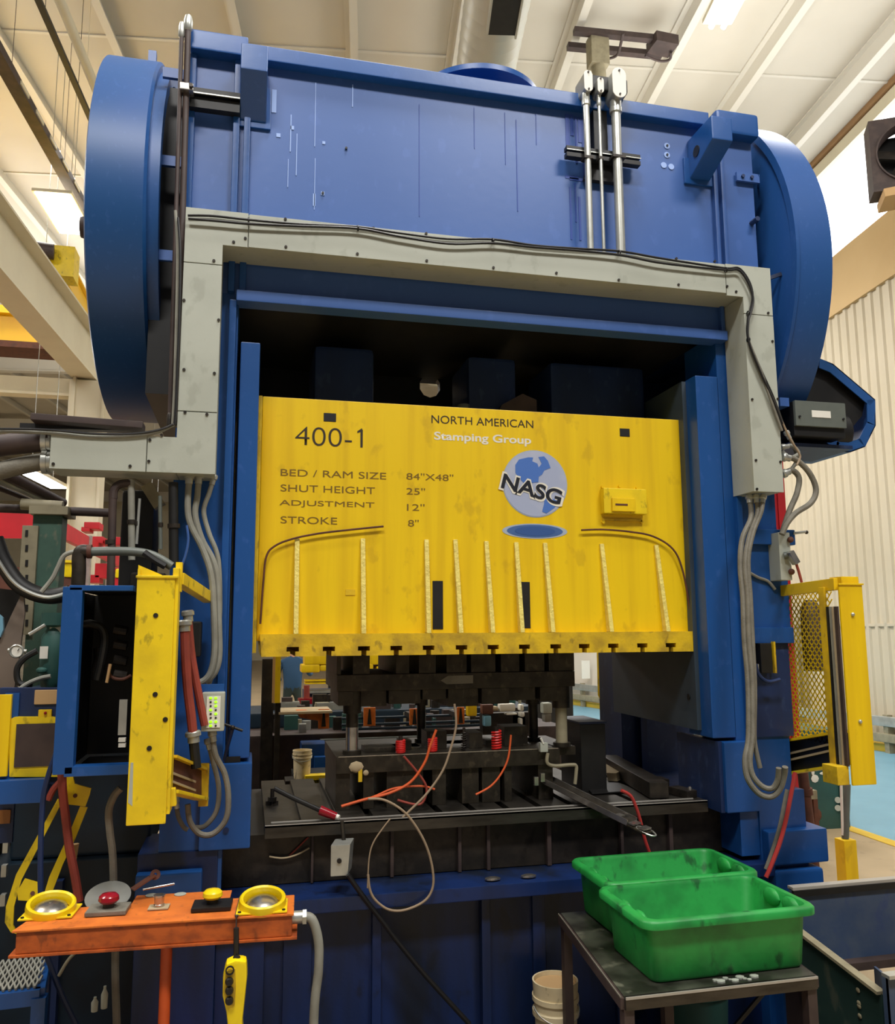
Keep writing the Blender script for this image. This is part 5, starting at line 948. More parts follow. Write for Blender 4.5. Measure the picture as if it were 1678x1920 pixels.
t = thing('cross_pipe', 'dark horizontal pipe rail with khaki sleeve at the top of the green upright', 'pipe', WY(60, 950, 4.4)); MB().cyl(WY(-20, 952, 4.45), WY(210, 962, 4.45), .022).build('pipe', 'brown_dark', t); MB().cyl(WY(40, 945, 4.4), WY(118, 950, 4.4), .028).build('sleeve', 'khaki', t)
for k in range(3):
    t = thing('diagonal_pipe', ('uppermost', 'middle', 'lowest')[k]+' of the dark pipes slanting down to the green upright', 'pipe', WY(100, 945, 4.5)); MB().cyl(WY(-15, 876+k*17, 4.2+.05*k), WY(118-k*22, 944, 4.6), .026-.006*k).build('pipe', 'brown_dark' if k != 1 else 'galv', t)
dk = thing('dark_cabinet', 'black cable cabinet edge at the left border below the thick hose', 'cabinet', (-1.6, 4.0, 0)); MB().prism([WY(x, y, 4.05) for x, y in ((-30, 1100), (40, 1108), (20, 1165), (-30, 1225))], (0, .1, 0)).build('body', 'black', dk)
# expanded-metal step at the bottom left
sp = thing('step_platform', 'blue step with expanded-metal tread at the bottom left corner', 'step', (-1.0, 2.9, 0))
zs_ = .78; a, b, c_, d_ = WZ(-30, 1862, zs_), WZ(76, 1850, zs_), WZ(86, 1797, zs_), WZ(-30, 1803, zs_)
for A_2, B_2 in ((a, b), (b, c_)): MB().beam(A_2-Vector((0, 0, .03)), B_2-Vector((0, 0, .03)), .03, .05).build('rim', 'blue', sp)
MB().beam(b-Vector((0, 0, zs_-.02)), b-Vector((0, 0, .03)), .045, .045, up=(0, 1, 0)).build('leg', 'blue', sp); MB().beam(c_-Vector((0, 0, zs_-.02)), c_-Vector((0, 0, .03)), .04, .04, up=(0, 1, 0)).build('leg', 'blue_dark', sp)
mb = MB(); e1 = (b-a); e2 = (c_-b); nr = 7; nc = 9
for i in range(nr):
    for j in range(nc):
        o_ = a+e1*((j+(.5 if i % 2 else 0))/nc)+e2*(i/nr)
        mb.beam(o_, o_+e1*(.5/nc)+e2*(1/nr)+Vector((0, 0, .008)), .006, .008); mb.beam(o_, o_-e1*(.5/nc)+e2*(1/nr)+Vector((0, 0, .008)), .006, .008)
mb.build('tread_mesh', 'hose_light', sp, kind='stuff')
for k, (x, y, h) in enumerate(((177, 1886, 22), (195, 1880, 34))):
    p = WY(x, y, 3.3); t = thing('bottle', ('shorter', 'taller')[k]+' pale bottle in the dark under the control stand', 'bottle', p); MB().lathe(WY(x, y+10, 3.3), (0, 0, 1), [(0, 0), (.011, 0), (.012, h*.0013), (.005, h*.0018), (.005, h*.0021), (0, h*.0021)], 14).build('body', 'trough_grey', t)
tag(one('oily_tray', 'rust', (-.95, -.62, 3.25, 3.45, 0, .24)), 'dark reddish oily tray under the control stand', 'tray')
# ================================================================== RIGHT SIDE FOREGROUND
YG = WY(1640, 1790, 0).y
gd = thing('steel_gondola', 'scuffed blue-grey steel scrap gondola beside the table', 'container', (2.9, 3.5, 0))
GY = 3.42; g0, g1 = WY(1480, 1668, GY), WY(1760, 1641, GY); zb_ = WY(1640, 1792, GY).z; GX = WY(1486, 1700, GY).x; GE = g1.x+.8
MB().box(GX, GE, GY, GY+.02, zb_, g0.z).build('side_wall', 'bin_blue', gd); MB().box(GX, GE, GY-.01, GY+.03, g0.z-.004, g0.z+.010).build('rim', 'edge_bright', gd, bevel=.002); MB().box(GX, GE, GY-.014, GY, g0.z-.03, g0.z-.004).build('rim_lip', 'black', gd)
MB().box(GX, GE, GY-.05, GY+.03, zb_-.035, zb_).build('skid', 'brown_dark', gd, bevel=.003)
MB().prism([(GX, GY+.02, zb_), (GX, GY+.02, g0.z-.03), (GX, GY+.26, zb_+.05), (GX, GY+.26, zb_)], (.03, 0, 0)).build('side_wall', 'bin_blue', gd); MB().box(GX, GE, GY+.02, GY+.26, zb_, zb_+.01).build('bottom', 'bin_blue', gd)
for x in (GX+.1, g1.x): MB().box(x, x+.1, GY-.03, GY+.24, 0, zb_-.035).build('foot', 'brown_dark', gd)
gs = thing('sheet_bin', 'dark green steel bin wall with pale sloping edge right of the table', 'container', (2.3, 3.2, 0))
pA, pB = WY(1498, 1745, 3.36), WY(1652, 1862, 2.85)
MB().prism([pA, pB, Vector((pB.x, pB.y, 0)), Vector((pA.x, pA.y, 0))], (.012, .004, 0)).build('wall', 'bin_green', gs); MB().beam(pA, pB, .035, .012).build('edge', 'khaki', gs); MB().prism([pB, pB+Vector((.9, .05, 0)), Vector((pB.x+.9, pB.y+.05, 0)), Vector((pB.x, pB.y, 0))], (0, .01, 0)).build('wall', 'bin_green', gs)
for x, y in ((1597, 1858), (1583, 1884), (1590, 1889), (1588, 1908)): 
    mb = MB(); p = WY(x, y, 2.98); t_ = (p.y-pA.y)/(pB.y-pA.y); xx = pA.x+(pB.x-pA.x)*t_
    MB().ball((xx-.004, p.y, p.z), .012, 8, (.3, 1, .8)).build('paint_scuff', 'khaki', gs)
hb2 = thing('hopper_corner', 'blue-grey steel hopper corner at the lower right edge of the picture', 'container', (2.6, 2.8, 0)); a, b = WY(1660, 1830, 2.75), WY(1760, 1960, 2.75); MB().box(a.x, b.x+.3, 2.75, 2.77, 0, a.z).build('wall', 'bin_blue', hb2); MB().beam(a, Vector((b.x+.3, 2.75, a.z)), .04, .012).build('rim', 'galv', hb2); MB().prism([WY(1638, 1812, 3.1), a, Vector((a.x, a.y, 0)), Vector((WY(1638, 1812, 3.1).x, 3.1, 0))], (.01, 0, 0)).build('wall', 'bin_blue', hb2)
tag(one('scrap_pile', 'rust', (1.62, 1.9, 3.15, 3.5, 0, .16)), 'rusty low scrap box in the dark under the table', 'box')
t = thing('blue_drum', 'small blue bin in the shadow behind the table legs', 'bin', (2.0, 3.5, 0)); MB().lathe((1.98, 3.62, 0), (0, 0, 1), [(0, 0), (.12, 0), (.14, .4), (.15, .41), (.15, .43), (.13, .43), (.11, .02)], 24).build('body', 'teal', t)
# bollard, pipes, cabinet, can in the aisle
def zfloor(x, y): return WZ(x, y, 0)
pb_ = WY(1590, 1650, 5.6); yb_ = thing('bollard', 'yellow guard bollard with dark pipe rising from it in the aisle', 'bollard', (pb_.x, 5.6, 0)); w_ = (WY(1607, 1600, 5.6).x-WY(1574, 1600, 5.6).x)*.36; zt_ = WY(1590, 1572, 5.6).z
MB().box(pb_.x-w_, pb_.x+w_, 5.6-w_, 5.6+w_, 0, zt_).build('post', 'yellow', yb_, bevel=.01); MB().cyl((pb_.x+.0, 5.6, zt_), (WY(1588, 1470, 5.6).x, 5.6, WY(1588, 1470, 5.6).z), .026).build('pipe', 'motor_grey', yb_); MB().cyl(WY(1580, 1566, 5.6), WY(1577, 1470, 5.6), .010).build('white_conduit', 'label_white', yb_)
t = thing('rusty_pipe', 'rust-brown pipe standing between blue column base and bollard', 'pipe', WY(1530, 1655, 4.6)); pA_, pB_ = WY(1531, 1665, 4.6), WY(1503, 1432, 4.6); MB().cyl(pA_+(pA_-pB_)*(pA_.z/(pB_.z-pA_.z)), pB_, .032).build('tube', 'rust', t); MB().cyl(WY(1512, 1490, 4.6), WY(1510, 1478, 4.6), .04).build('collar', 'rust', t)
ct = thing('tool_cabinet', 'dark teal steel cabinet with white scribbles and a rusty patch in the aisle', 'cabinet', WZ(1540, 1590, 0))
cY = 7.6; a, b = WY(1478, 1370, cY), WY(1580, 1565, cY); MB().box(a.x, b.x, cY, cY+.7, b.z, a.z).build('body', 'teal', ct, bevel=.01); MB().box(a.x+.02, b.x-.02, cY-.01, cY, WY(1500, 1500, cY).z, a.z-.02).build('door', 'teal', ct, bevel=.003); MB().box(a.x+.02, b.x-.02, cY-.012, cY, b.z+.03, WY(1500, 1496, cY).z-.01).build('drawer', 'teal', ct, bevel=.003)
MB().box(a.x+.05, b.x-.02, cY+.05, cY+.6, 0, b.z).build('plinth', 'khaki', ct); MB().box(WY(1566, 1400, cY).x, WY(1580, 1400, cY).x, cY-.03, cY-.01, b.z-.1, a.z).build('corner_post', 'teal', ct)
for x, y, rx, rz in ((1528, 1460, 9, 8), (1524, 1446, 4, 9), (1543, 1450, 8, 3), (1548, 1441, 5, 3)): p = WY(x, y, cY-.02); MB().ball(p, .005, 8, (rx, .4, rz)).build('scribble', 'label_white', ct)
p = WY(1530, 1528, cY-.02); MB().ball(p, .03, 10, (2.2, .15, 2.2)).build('rust_patch', 'rust', ct)
for x, y in ((1571, 1500), (1571, 1515)): MB().cyl(WY(x, y, cY-.035), WY(x, y, cY-.028), .03, n=14).build('sticker', 'trough_grey', ct)
t = thing('oil_can', 'tan dented can standing on the blue column collar', 'can', (WY(1478, 1535, 4.0).x, 4.0, 1.02)); MB().lathe((WY(1480, 1535, 3.95).x, 3.95, 1.02), (0, 0, 1), [(0, 0), (.045, 0), (.045, .1), (.048, .1), (.048, .11), (0, .11)], 18).build('body', 'khaki', t); MB().cyl((WY(1484, 1535, 3.95).x+.03, 3.95, 1.13), (WY(1484, 1535, 3.95).x-.01, 3.95, 1.20), .02).build('spout', 'hose_grey', t)
t = thing('work_table', 'small rusty-topped table beyond the press column', 'table', WZ(1515, 1600, 0)); tY = 6.6; a, b = WY(1478, 1485, tY), WY(1525, 1492, tY); MB().box(a.x, b.x+.04, tY, tY+.5, b.z-.03, a.z).build('top', 'khaki', t); MB().box(a.x+.02, b.x-.02, tY+.1, tY+.4, .1, b.z-.03).build('body', 'rust', t)
for x in (a.x+.02, b.x): MB().box(x, x+.04, tY, tY+.04, 0, b.z-.03).build('leg', 'rust', t)
cable('air_hose', 'bright red hose slanting down beside the right column to the totes', q(3.6, (1491, 1448), (1483, 1490), (1474, 1535), (1462, 1580), (1447, 1620), (1436, 1645)), .010, 'hose_bright', 'hose')
cable('air_hose', 'brown hose alongside the bright red one', q(3.65, (1476, 1480), (1470, 1510), (1462, 1550), (1450, 1590), (1436, 1630)), .010, 'hose_grey', 'hose')
t = thing('pallet', 'small stack of pale boards on the floor behind the gondola', 'boards', zfloor(1520, 1650))
for k in range(4): MB().beam(Vector((WY(1500, 1636, 5.2).x, 5.2, .02+k*.03)), Vector((WY(1535, 1640, 5.0).x, 5.0, .02+k*.03)), .10, .02).build('board', 'rag' if k % 2 else 'black', t)
# ================================================================== BEHIND THE PRESS
Yb = 7.2
bg = thing('rear_press_line', 'dark machine line standing behind the press opening', 'machine', (1.2, Yb, 0))
a, b = WY(488, 1335, Yb), WY(1062, 1480, Yb); MB().box(a.x-.6, b.x, Yb, Yb+1.2, 0, WY(700, 1372, Yb).z).build('bed', 'brown_dark', bg, bevel=.02)
MB().box(a.x-.6, b.x-.1, Yb+.5, Yb+1.3, WY(700, 1372, Yb).z, WY(700, 1342, Yb).z).build('carriage', 'teal_dark', bg, bevel=.02)
rb2 = random.Random(3)
for m_, n_ in (('iron', 40), ('galv', 16), ('khaki', 10), ('teal', 14), ('brown_dark', 26)):
    mb = MB()
    for k in range(n_):
        x_ = a.x+.1+rb2.random()*(b.x-a.x-.2); zz2 = WY(700, 1342, Yb).z if rb2.random() < .5 else WY(700, 1372, Yb).z; y_ = Yb+(.55 if zz2 > WY(700, 1360, Yb).z else .1)+rb2.random()*.3; w2, h2 = .02+rb2.random()*.07, .03+rb2.random()*(.12 if m_ != 'galv' else .05)
        if rb2.random() < .5: mb.box(x_-w2, x_+w2, y_, y_+.08, zz2, zz2+h2)
        else: mb.cyl((x_, y_, zz2), (x_, y_, zz2+h2), w2*.5, n=10)
    mb.build('tooling', m_, bg, kind='stuff')
MB().box(WY(634, 1, 10.4).x, WY(1040, 1, 10.4).x, 10.4, 10.5, 0, 3.2).build('dark_backdrop', 'black', bg)  # black sheet added to darken the background behind the die
MB().box(WY(490, 1300, Yb).x, WY(512, 1300, Yb).x, Yb-.1, Yb, 0, WY(500, 1235, Yb).z).build('frame_post', 'iron', bg)
for y in (1340, 1352, 1360): MB().box(WY(640, y, Yb).x, WY(1000, y, Yb).x, Yb-.05, Yb, WY(800, y+4, Yb).z, WY(800, y, Yb).z).build('guide_rail', 'teal_dark', bg, bevel=.004)
MB().box(WY(600, y, Yb).x, WY(870, y, Yb).x, Yb-.08, Yb, WY(800, 1385, Yb).z, WY(800, 1378, Yb).z).build('guide_rail', 'motor_grey', bg)
for k, (x0, y0, x1, y1) in enumerate(((682, 1327, 704, 1361), (768, 1329, 787, 1359), (857, 1326, 871, 1358), (597, 1330, 617, 1366))):
    t = thing('sign_plate', ('second', 'third', 'rightmost', 'leftmost')[k]+' orange plate with a black arrow slot behind the die', 'sign', WY((x0+x1)/2, y1, Yb-.3)); fone('plate', 'orange_top', x0, y0, x1, y1, Yb-.3, .02, t, bevel=.003)
    p = WY((x0+x1)/2, (y0+y1)/2, Yb-.31); MB().prism([(p.x-.018, p.y, p.z-.06), (p.x+.018, p.y, p.z-.06), (p.x+.006, p.y, p.z+.06), (p.x-.006, p.y, p.z+.06)], (0, .008, 0)).build('arrow_slot', 'black', t)
    one('bracket', 'iron', (p.x-.03, p.x+.03, Yb-.28, Yb, p.z-.02, p.z+.02), parent=t)
t = thing('orange_bracket', 'orange cast bracket under the pale shelf behind the left guide post', 'bracket', WY(580, 1350, Yb-.3)); MB().prism([WY(x, y, Yb-.3) for x, y in ((555, 1332), (598, 1332), (598, 1352), (585, 1350), (562, 1346))], (0, .1, 0)).build('body', 'orange_top', t, bevel=.01); MB().box(WY(549, 1, Yb).x, WY(633, 1, Yb).x, Yb-.4, Yb, WY(600, 1329, Yb).z, WY(600, 1325, Yb).z).build('shelf', 'rag', t)
YM = 9.5
ym = thing('yellow_machine', 'yellow machine heads seen under the slide on the left', 'machine', (0, YM, 0))
for x0, y0, x1, y1 in ((571, 1225, 631, 1246), (565, 1246, 600, 1261), (600, 1247, 631, 1258), (693, 1225, 741, 1246), (690, 1244, 700, 1262), (706, 1249, 742, 1262), (775, 1222, 781, 1264), (822, 1225, 835, 1264), (651, 1230, 657, 1264)): fone('head_block', 'yellow', x0, y0, x1, y1, YM, .3, ym, bevel=.02)
for y in (1276, 1281): fone('rail', 'yellow', 572, y-1, 622, y+1, YM, .2, ym)
for x in (699, 717, 735): fone('notch', 'rust', x-4, 1255, x+4, 1262, YM-.02, .02, ym)
fone('shelf', 'rag', 690, 1262, 744, 1265, YM-.05, .3, ym); fone('cross_frame', 'hose_light', 575, 1296, 632, 1299, YM, .3, ym); fone('upright', 'khaki', 620, 1296, 630, 1324, YM, .1, ym)
one('base', 'blue_dark', (WY(575, 1300, YM).x, WY(760, 1300, YM).x, YM+.1, YM+.8, 0, WY(600, 1300, YM).z), parent=ym)
t = thing('yellow_strip', 'tall narrow yellow guard strip behind the left column', 'guard', WY(521, 1318, 6.8)); fone('strip', 'yellow', 517, 1222, 525, 1318, 6.8, .05, t); fone('edge', 'tan', 512, 1222, 516, 1318, 6.82, .03, t); p = WY(521, 1318, 6.82); one('post', 'iron', (p.x-.02, p.x+.02, 6.81, 6.86, 0, p.z), parent=t)
t = thing('maroon_wheel', 'maroon handwheel lying on the shelf behind the left guide post', 'wheel', WY(580, 1312, YM-.6)); MB().lathe(WY(580, 1318, YM-.6), (0, 0, 1), [(.05, 0), (.12, 0), (.12, .05), (.05, .05), (.05, 0)], 20).build('rim', 'button_red', t); MB().cyl(WY(575, 1310, YM-.6), WY(575, 1285, YM-.6), .03).build('hub', 'hose_red', t)
t = thing('blue_box', 'plain blue steel box beside the small white pail behind the die', 'box', WY(600, 1435, 6.9)); fone('body', 'blue', 566, 1396, 612, 1446, 6.9, .25, t, bevel=.01); fone('side', 'blue', 590, 1420, 622, 1448, 6.8, .08, t)
t = thing('low_barrier', 'yellow low barrier with black gaps behind the left end of the die', 'barrier', (0.6, 6.6, 0)); 
for x0, y0, x1, y1 in ((572, 1455, 612, 1477), (564, 1494, 610, 1520), (612, 1455, 619, 1485), (612, 1495, 627, 1524), (664, 1455, 672, 1480)): fone('bar', 'yellow_post', x0, y0, x1, y1, 6.2, .1, t, bevel=.004)
fone('gap', 'black', 560, 1477, 630, 1494, 6.25, .1, t); one('support', 'black', (WY(550, 1500, 6.3).x, WY(640, 1500, 6.3).x, 6.35, 6.7, 0, WY(600, 1456, 6.3).z), parent=t)
pc = WY(566, 1459, 6.3); bucket('bucket', 'small white pail standing behind the left end of the die', Vector((pc.x, 6.3, pc.z)), (WY(583, 1430, 6.3).x-WY(548, 1430, 6.3).x)/2, WY(566, 1406, 6.3).z-pc.z, filled=False)
one('pail_stand', 'iron', (pc.x-.12, pc.x+.12, 6.2, 6.4, 0, pc.z), parent=t)
t = thing('hanging_tags', 'white plastic fittings and hose ends behind the right half of the die', 'fittings', WY(960, 1350, 6.8))
for x, y, w_, h_, m in ((886, 1332, 18, 22, 'yellow'), (915, 1330, 22, 18, 'rust'), (929, 1329, 12, 8, 'rag'), (952, 1327, 30, 14, 'label_white'), (979, 1327, 8, 12, 'label_white'), (980, 1340, 9, 9, 'label_white'), (978, 1353, 5, 12, 'label_white'), (973, 1368, 8, 14, 'galv'), (960, 1339, 20, 3, 'label_white'), (1027, 1328, 18, 20, 'trough_grey'), (1028, 1346, 14, 16, 'hose_grey'), (915, 1352, 14, 20, 'floor_blue')):
    fone('fitting', m, x-w_/2, y-h_/2, x+w_/2, y+h_/2, 6.8, .08, t, bevel=.015)
fone('backing', 'iron', 905, 1338, 1000, 1375, 6.9, .1, t); one('stand', 'iron', (WY(940, 1, 6.9).x, WY(960, 1, 6.9).x, 6.9, 7.0, 0, WY(950, 1338, 6.9).z), parent=t)
t = thing('yellow_guard_strip', 'yellow guard strip left of the rear blue column at the right of the opening', 'guard', WY(1133, 1320, 5.6)); MB().prism([WY(x, y, 5.6) for x, y in ((1124, 1222), (1141, 1222), (1142, 1318), (1137, 1326), (1126, 1304))], (0, .05, 0)).build('strip', 'yellow_post', t); fone('lower', 'rust', 1129, 1308, 1137, 1355, 5.62, .05, t); one('post', 'blue_dark', (WY(1142, 1, 5.6).x, WY(1162, 1, 5.6).x, 5.6, 5.7, 0, 2.4), parent=t)
# worker seen from behind under the slide
def worker():
    D_ = 15.5; base = WZ(546, 1183, 1.94); c = Vector((WY(548, 1300, D_).x, D_, 0)); k = 1.0
    t = thing('person', 'person in blue work shirt and dark trousers seen from behind under the slide', 'person', c)
    V = [(0, 0, .98), (0, 0, 1.2), (0, 0, 1.42), (0, 0, 1.53), (0, .02, 1.66), (0, .03, 1.74), (-.2, 0, 1.43), (-.27, .05, 1.16), (-.20, .28, 1.1), (.2, 0, 1.43), (.30, .06, 1.2), (.36, .3, 1.22), (-.1, 0, .92), (-.12, .02, .5), (-.12, 0, .08), (-.13, .12, .03), (.1, 0, .92), (.12, .02, .5), (.13, 0, .08), (.14, .12, .03)]
    E_ = [(0, 1), (1, 2), (2, 3), (3, 4), (4, 5), (2, 6), (6, 7), (7, 8), (2, 9), (9, 10), (10, 11), (0, 12), (12, 13), (13, 14), (14, 15), (0, 16), (16, 17), (17, 18), (18, 19)]
    R_s = [.15, .15, .17, .055, .10, .085, .075, .055, .04, .075, .055, .04, .10, .075, .05, .04, .10, .075, .05, .04]
    me = bpy.data.meshes.new('body'); me.from_pydata([c+Vector(v)-OFF[t.name] for v in V], E_, []); o = bpy.data.objects.new('body', me); C.objects.link(o)
    md = o.modifiers.new('skin', 'SKIN'); 
    for i, r_ in enumerate(R_s): me.skin_vertices[0].data[i].radius = (r_, r_*.75, )
    me.skin_vertices[0].data[0].use_root = True
    o.modifiers.new('sub', 'SUBSURF').levels = 2
    bpy.context.view_layer.update(); m2 = bpy.data.meshes.new_from_object(o.evaluated_get(bpy.context.evaluated_depsgraph_get())); bpy.data.objects.remove(o)
    for m in ('teal_shirt', 'trouser', 'skin', 'hair'): m2.materials.append(MATS[m])
    for p in m2.polygons:
        z = (p.center+OFF[t.name]).z; p.use_smooth = True
        p.material_index = 1 if z < .97 else (0 if z < 1.53 else (3 if z > 1.6 else 2))
    b_ = bpy.data.objects.new('body', m2); C.objects.link(b_); b_.parent = t
    MB().ball(c+Vector((0, .03, 1.70)), .115, 14, (.9, 1, 1.1)).build('hair', 'hair', t)
    for s_ in (-1, 1): MB().ball(c+Vector((s_*.10, .04, 1.66)), .025, 8, (.5, 1, 1.4)).build('ear', 'skin', t)
worker()
# ================================================================== OVERHEAD AND FAR LEFT
def wz2(x, y, z): return WZ(x, y, z)
dc = thing('spiral_duct', 'white spiral ventilation duct running under the roof above the press', 'duct', WZ(920, 60, 8.6))
a, b = WZ(932, 0, 8.6), WZ(907, 150, 8.6); d_ = (b-a).normalized(); rr = .5*(WZ(1000, 0, 8.6)-WZ(866, 0, 8.6)).length*.92; a2_ = a-d_*3; L_ = 16
pf = []; 
for k in range(80): h = k*.2; pf += [(rr, h), (rr, h+.17), (rr*1.012, h+.18), (rr*1.012, h+.195)]
MB().lathe(a2_, d_, pf, 40).build('duct_tube', mat('duct_white', (206, 206, 196), .42, .25), dc, ang=25)
s_0, s_1 = WZ(947, 0, 8.6-rr*.95), WZ(940, 58, 8.6-rr*.95)
MB().beam(s_0-d_*.6+Vector((0, 0, -.02)), s_1+Vector((0, 0, -.02)), .30, .06).build('register', 'black', dc)
for k_ in (-1, 1): MB().beam(s_0-d_*.6+Vector((.155*k_, 0, -.03)), s_1+Vector((.155*k_, 0, -.03)), .02, .08).build('register_frame', 'duct_white', dc)
def lampfix(name, label, p0, p1, w, m='lamp'):
    t = thing(name, label, 'ceiling light', (p0+p1)/2); d = (p1-p0)
    MB().beam(p0, p1, w, .05).build('housing', 'cream', t, bevel=.01); MB().beam(p0+d*.02-Vector((0, 0, .035)), p1-d*.02-Vector((0, 0, .035)), w*.86, .02).build('diffuser', m, t)
    for f in (.2, .8): MB().cyl(p0+d*f, p0+d*f+Vector((0, 0, ROOF-p0.z)), .006, n=6).build('hanger', 'galv', t)
lampfix('high_bay_light', 'bright strip light glowing left of the flywheel guard', WZ(97, 357, 8.4), WZ(143, 436, 8.4), .56)
p0_, p1_ = WZ(1395, -60, 8.8), WZ(1344, 42, 8.8)
t = thing('high_bay_light', 'twin-tube strip light cut by the top edge right of the duct', 'ceiling light', p1_); MB().beam(p0_, p1_, .34, .06).build('housing', 'cream', t, bevel=.01)
sdv = (p1_-p0_).normalized().cross(Vector((0, 0, 1)))
for k_ in (-1, 1): MB().cyl(p0_+sdv*.07*k_-Vector((0, 0, .06)), p1_+sdv*.07*k_-Vector((0, 0, .06)), .03, n=10).build('tube', 'lamp', t)
for k, (x, y, w_) in enumerate(((75, 892, 36), (168, 953, 28), (285, 1022, 18), (150, 905, 6))):
    if k == 3: continue
    Yl = (13, 22, 30)[k]; c = WY(x, y, Yl); hw = w_/2*Yl/1563
    lampfix('high_bay_light', ('far strip light just under the left end of the trough', 'far strip light left of the dark pipes under the trough', 'farthest strip light low beside the press column')[k], Vector((c.x-hw*.5, c.y-.6, c.z)), Vector((c.x+hw*.5, c.y+.9, c.z)), hw*1.8, 'lamp_far')
# runway beam, crane
rb1 = thing('runway_beam', 'cream crane runway beam running back along the left side', 'beam', WZ(90, 560, 6.0))
ra, rbb = WZ(0, 400, 6.8), WZ(188, 652, 6.8); dv = (rbb-ra); ra0 = ra-dv*.5; rb0 = ra+dv*1.02
for z, w_, h_, m in ((6.8, .36, .03, 'cream'), (6.4, .03, .8, 'cream'), (6.0, .36, .03, 'cream')): MB().beam(Vector((ra0.x, ra0.y, z)), Vector((rb0.x, rb0.y, z)), w_, h_).build('web' if h_ > .1 else 'flange', m, rb1)
MB().beam(Vector((ra0.x, ra0.y, 6.86)), Vector((rb0.x, rb0.y, 6.86)), .07, .08).build('crane_rail', 'galv', rb1)
for k in range(14): p = ra0+(rb0-ra0)*(k/14+.03); MB().beam(Vector((p.x+.16, p.y, 6.83)), Vector((p.x+.10, p.y, 6.86)), .05, .02).build('rail_clip', 'galv', rb1)
cc_ = WZ(172, 712, 6.0); cl_ = thing('steel_column', 'cream steel building column under the end of the runway beam', 'column', (cc_.x, cc_.y, 0))
for dx, w_ in ((-.22, .03), (.22, .03)): one('flange', 'cream', (cc_.x+dx-.02, cc_.x+dx+.02, cc_.y-.2, cc_.y+.2, 0, 6.0), parent=cl_)
one('web', 'cream', (cc_.x-.2, cc_.x+.2, cc_.y-.012, cc_.y+.012, 0, 6.0), parent=cl_); one('haunch', 'cream', (cc_.x-.3, cc_.x+.45, cc_.y-.16, cc_.y+.16, 5.3, 5.95), parent=cl_, bevel=.02)
t = thing('tie_beam', 'cream horizontal tie beam left of the building column', 'beam', cc_+Vector((-3, 0, 0))); one('web', 'cream', (cc_.x-9, cc_.x-.2, cc_.y-.02, cc_.y+.02, WY(80, 740, cc_.y).z, WY(80, 708, cc_.y).z), parent=t); one('flange', 'cream', (cc_.x-9, cc_.x-.2, cc_.y-.12, cc_.y+.12, WY(80, 741, cc_.y).z-.02, WY(80, 741, cc_.y).z+.02), parent=t)
cr = thing('bridge_crane', 'yellow overhead bridge crane girder with trolley on the runway beam', 'crane', WZ(100, 560, 7.0))
yc_ = WZ(40, 620, 6.3).y+1.0; a, b = WY(-60, 585, yc_), WY(100, 645, yc_)
tb_ = (yc_-ra.y)/(rbb.y-ra.y); gxe = ra.x+(rbb.x-ra.x)*tb_-.25
one('girder', 'crane_yellow', (a.x-8, gxe, yc_, yc_+.5, b.z, a.z), parent=cr); one('girder_flange', 'rust', (a.x-8, gxe, yc_-.03, yc_+.53, b.z-.10, b.z), parent=cr); one('girder_flange', 'crane_yellow', (a.x-8, gxe, yc_-.1, yc_+.6, a.z, a.z+.12), parent=cr)
e0, e1_ = WZ(112, 512, 7.15), WZ(186, 652, 7.15); MB().beam(e0, e0+(e1_-e0)*1.1, .24, .30).build('end_truck', 'crane_yellow', cr, bevel=.01); MB().beam(e0+Vector((0, 0, .17)), e0+(e1_-e0)*1.1+Vector((0, 0, .17)), .34, .03).build('truck_plate', 'crane_yellow', cr)
p = WZ(92, 495, 7.2); MB().box(p.x-.3, p.x+.35, p.y-.1, p.y+.25, 7.0, 7.45).build('drive_plate', 'yellow_post', cr); MB().cyl(p+Vector((-.25, -.25, .1)), p+Vector((.1, -.2, .1)), .11).build('drive_motor', 'brown_dark', cr)
for k, (x0, y0, x1, y1, z, w_, m, lab) in enumerate(((0, 108, 157, 392, 8.6, .16, 'brown_dark', 'brown slotted bus bar crossing the upper left corner'), (72, 0, 172, 228, 9.0, .07, 'black', 'thin black rail under the roof at the upper left'), (112, 0, 182, 172, 9.2, .10, 'cream', 'cream pipe under the roof left of the flywheel guard'))):
    p_0, p_1 = WZ(x0, y0, z), WZ(x1, y1, z); d = p_1-p_0; t = thing('roof_rail', lab, 'rail', p_0)
    if k == 2: MB().cyl(p_0-d*.5, p_1+d*.2, .06, n=14).build('pipe', m, t)
    else: MB().beam(p_0-d*.3, p_1+d*.2, w_, w_*.7).build('bar', m, t)
    for f in (.1, .7): MB().cyl(p_0+d*f, p_0+d*f+Vector((0, 0, ROOF-z)), .004, n=6).build('hanger', m, t)
    if k == 0:
        for j in range(6): c = p_0+d*(.12+.16*j); MB().beam(c+Vector((.085, 0, .0)), c+d*.08+Vector((.085, 0, .0)), .02, .05).build('slot', 'cream', t)
# bracket with drop pipe over the conduits
bk = thing('roof_bracket', 'brown angle-iron bracket across two purlins with a drop pipe to the conduits', 'bracket', WZ(1125, 80, 10.35))
for (x0, y0, x1, y1) in ((1076, 58, 1256, 76), (1064, 87, 1240, 104)): MB().beam(WZ(x0, y0, 10.35), WZ(x1, y1, 10.35), .10, .08).build('angle_iron', 'brown_dark', bk)
MB().beam(WZ(1232, 96, 10.3), WZ(1252, 70, 10.3), .35, .15).build('end_box', 'brown_dark', bk)
pt = WZ(1120, 78, 10.3); MB().box(pt.x-.14, pt.x+.14, pt.y-.1, pt.y+.1, 9.9, 10.35).build('junction_box', 'khaki', bk, bevel=.02); MB().cyl(pt-Vector((0, 0, .3)), Vector((WY(1124, 150, pt.y).x, pt.y, WY(1124, 158, pt.y).z)), .10, n=16).build('drop_pipe', 'khaki', bk)
